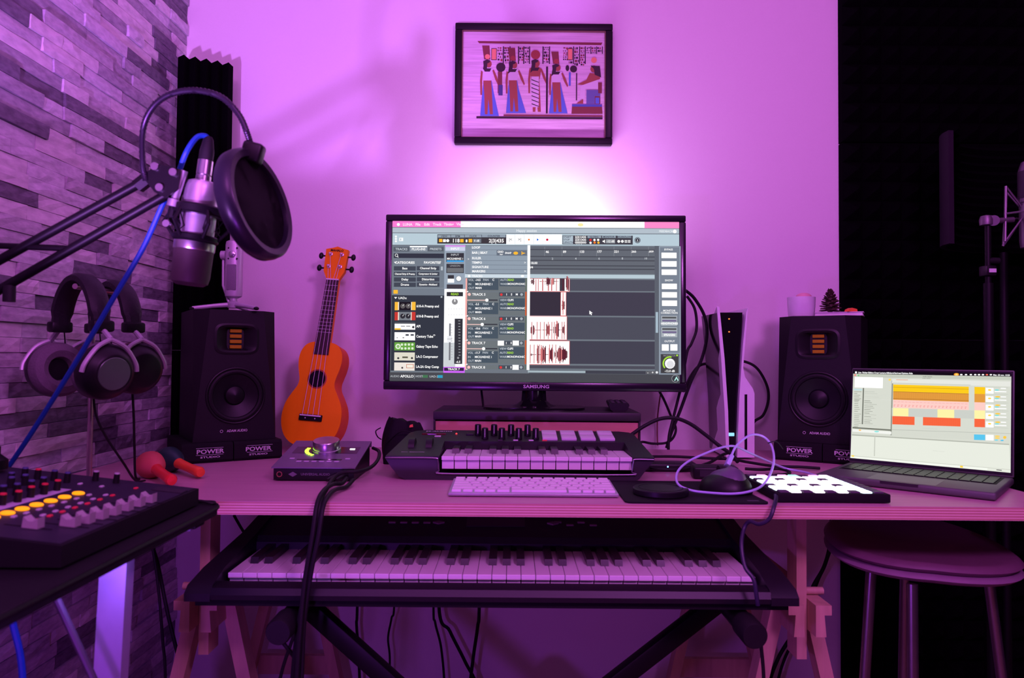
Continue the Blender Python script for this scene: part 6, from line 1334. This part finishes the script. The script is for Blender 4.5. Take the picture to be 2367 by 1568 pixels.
cable('desk_cable', 'thin black cable curled around the little box with the blue light', [(1498, 1078, 1.47), (1510, 1084, 1.425), (1550, 1086, 1.415), (1580, 1084, 1.425), (1602, 1080, 1.445), (1610, 1088, 1.41), (1612, 1092, 1.395)], 0.0022, RUB, group=bk)
cable('monitor_cable', 'thin cable hanging from the monitor down to the riser', [(1112, 888, 1.70), (1113, 905, 1.70), (1116, 930, 1.70), (1117, 941, 1.70)], 0.0026, RUB, group=bk)
cable('beaded_chain', 'fine brownish beaded chain hanging below the monitor at the wall', [(1528, 905, 1.80), (1524, 930, 1.82), (1520, 965, 1.84), (1519, 1000, 1.845), (1520, 1030, 1.845)], 0.0018, mat('brown_cord', (0.25, 0.08, 0.08), 0.6))
cable('headset_cable', 'dark cable dropping over the desk edge in front of the lit pads', [(1790, 1138, 1.20), (1794, 1150, 1.13), (1789, 1172, 1.098), (1778, 1200, 1.092), (1755, 1212, 1.10), (1733, 1206, 1.115), (1720, 1222, 1.12), (1714, 1260, 1.10), (1722, 1310, 1.085), (1742, 1340, 1.075), (1749, 1380, 1.07), (1752, 1400, 1.07)], 0.0032, mat('dark_blue_rubber', (0.015, 0.012, 0.04), 0.5))
ub = 'cables hanging under the desk'
YB_ = 1.80
for lab, pts, r_ in (('thin cable below the big keyboard, first from the stone wall', [(826, 1395, YB_), (824, 1440, YB_), (828, 1500, YB_), (832, 1600, YB_)], 0.0036),
    ('thin kinked cable below the big keyboard, second from the stone wall', [(912, 1380, YB_), (905, 1430, YB_), (897, 1475, YB_), (901, 1520, YB_), (900, 1600, YB_)], 0.0026),
    ('thin slanting cable below the big keyboard, third from the stone wall', [(1002, 1390, YB_), (1006, 1440, YB_), (1020, 1500, YB_), (1028, 1600, YB_)], 0.003),
    ('thick slanting cable below the big keyboard, near its middle', [(1014, 1395, YB_ - .01), (1040, 1460, YB_ - .01), (1075, 1530, YB_ - .01), (1105, 1600, YB_ - .01)], 0.0042),
    ('thick straight cable below the big keyboard, near its middle', [(1108, 1390, YB_ - .02), (1104, 1450, YB_ - .02), (1094, 1520, YB_ - .02), (1086, 1600, YB_ - .02)], 0.0042),
    ('thin curved cable below the big keyboard, next to the trestle by the stool', [(1594, 1420, YB_), (1590, 1470, YB_), (1572, 1520, YB_), (1560, 1560, YB_), (1556, 1620, YB_)], 0.0034),
    ('thick twisted cable hanging between the trestle and the stool', [(1922, 1190, YB_), (1918, 1260, YB_), (1905, 1310, YB_), (1880, 1355, YB_), (1868, 1390, YB_), (1850, 1440, YB_), (1800, 1520, YB_), (1775, 1600, YB_)], 0.0048),
    ('thin cable joining the twisted one beside the stool', [(1950, 1215, YB_ + .01), (1925, 1260, YB_ + .01), (1905, 1312, YB_ + .012), (1888, 1350, YB_ + .012), (1858, 1440, YB_ + .012), (1815, 1520, YB_ + .012), (1795, 1600, YB_ + .012)], 0.0036),
    ('thin cable by the stone wall, running down behind the mixer stand', [(345, 1210, 1.30), (352, 1260, 1.30), (365, 1350, 1.30), (376, 1480, 1.30), (382, 1600, 1.30)], 0.0026),
    ('thicker cable by the stone wall, slanting away from its neighbour', [(352, 1250, 1.32), (366, 1310, 1.32), (388, 1420, 1.32), (412, 1520, 1.32), (430, 1610, 1.32)], 0.0034)):
    q0, q1 = P(*pts[0]), P(*pts[-1]); up_ = 0.715 if q0.y < 1.5 else 0.735
    cable('hanging_cable', lab, [(q0.x, q0.y, up_)] + pts + [(q1.x, q1.y, 0.006)], r_, RUB, group=ub)
cable('hanging_cable', 'blue cable hanging below the mixing desk', [(22, 1395, 0.84), (32, 1450, 0.84), (48, 1520, 0.84), (56, 1620, 0.84)], 0.0038, BLUE)
for lab, pts in (('thin black strut slanting beneath the desk behind the trestle post', [(541, 1192, 1.42), (560, 1225, 1.44), (590, 1270, 1.47), (640, 1340, 1.50)]),):
    cable('strut_cable', lab, pts, 0.0028, RUB)
cable('pedal_cable', 'thin black cable running from the stand arm cap towards the draped cables', [(647, 1478, 1.10), (665, 1500, 1.10), (684, 1530, 1.11), (700, 1600, 1.12)], 0.003, RUB)
cable('pedal_cable', 'thin black cable crossing behind the draped cables beneath the keyboard', [(690, 1440, 1.16), (672, 1490, 1.16), (655, 1540, 1.16), (640, 1600, 1.16)], 0.0028, RUB)
cable('pedal_cable', 'thin cable hanging from the stand arm cap near the stool', [(1756, 1460, 1.10), (1760, 1500, 1.10), (1765, 1560, 1.10), (1766, 1640, 1.10)], 0.0028, RUB)
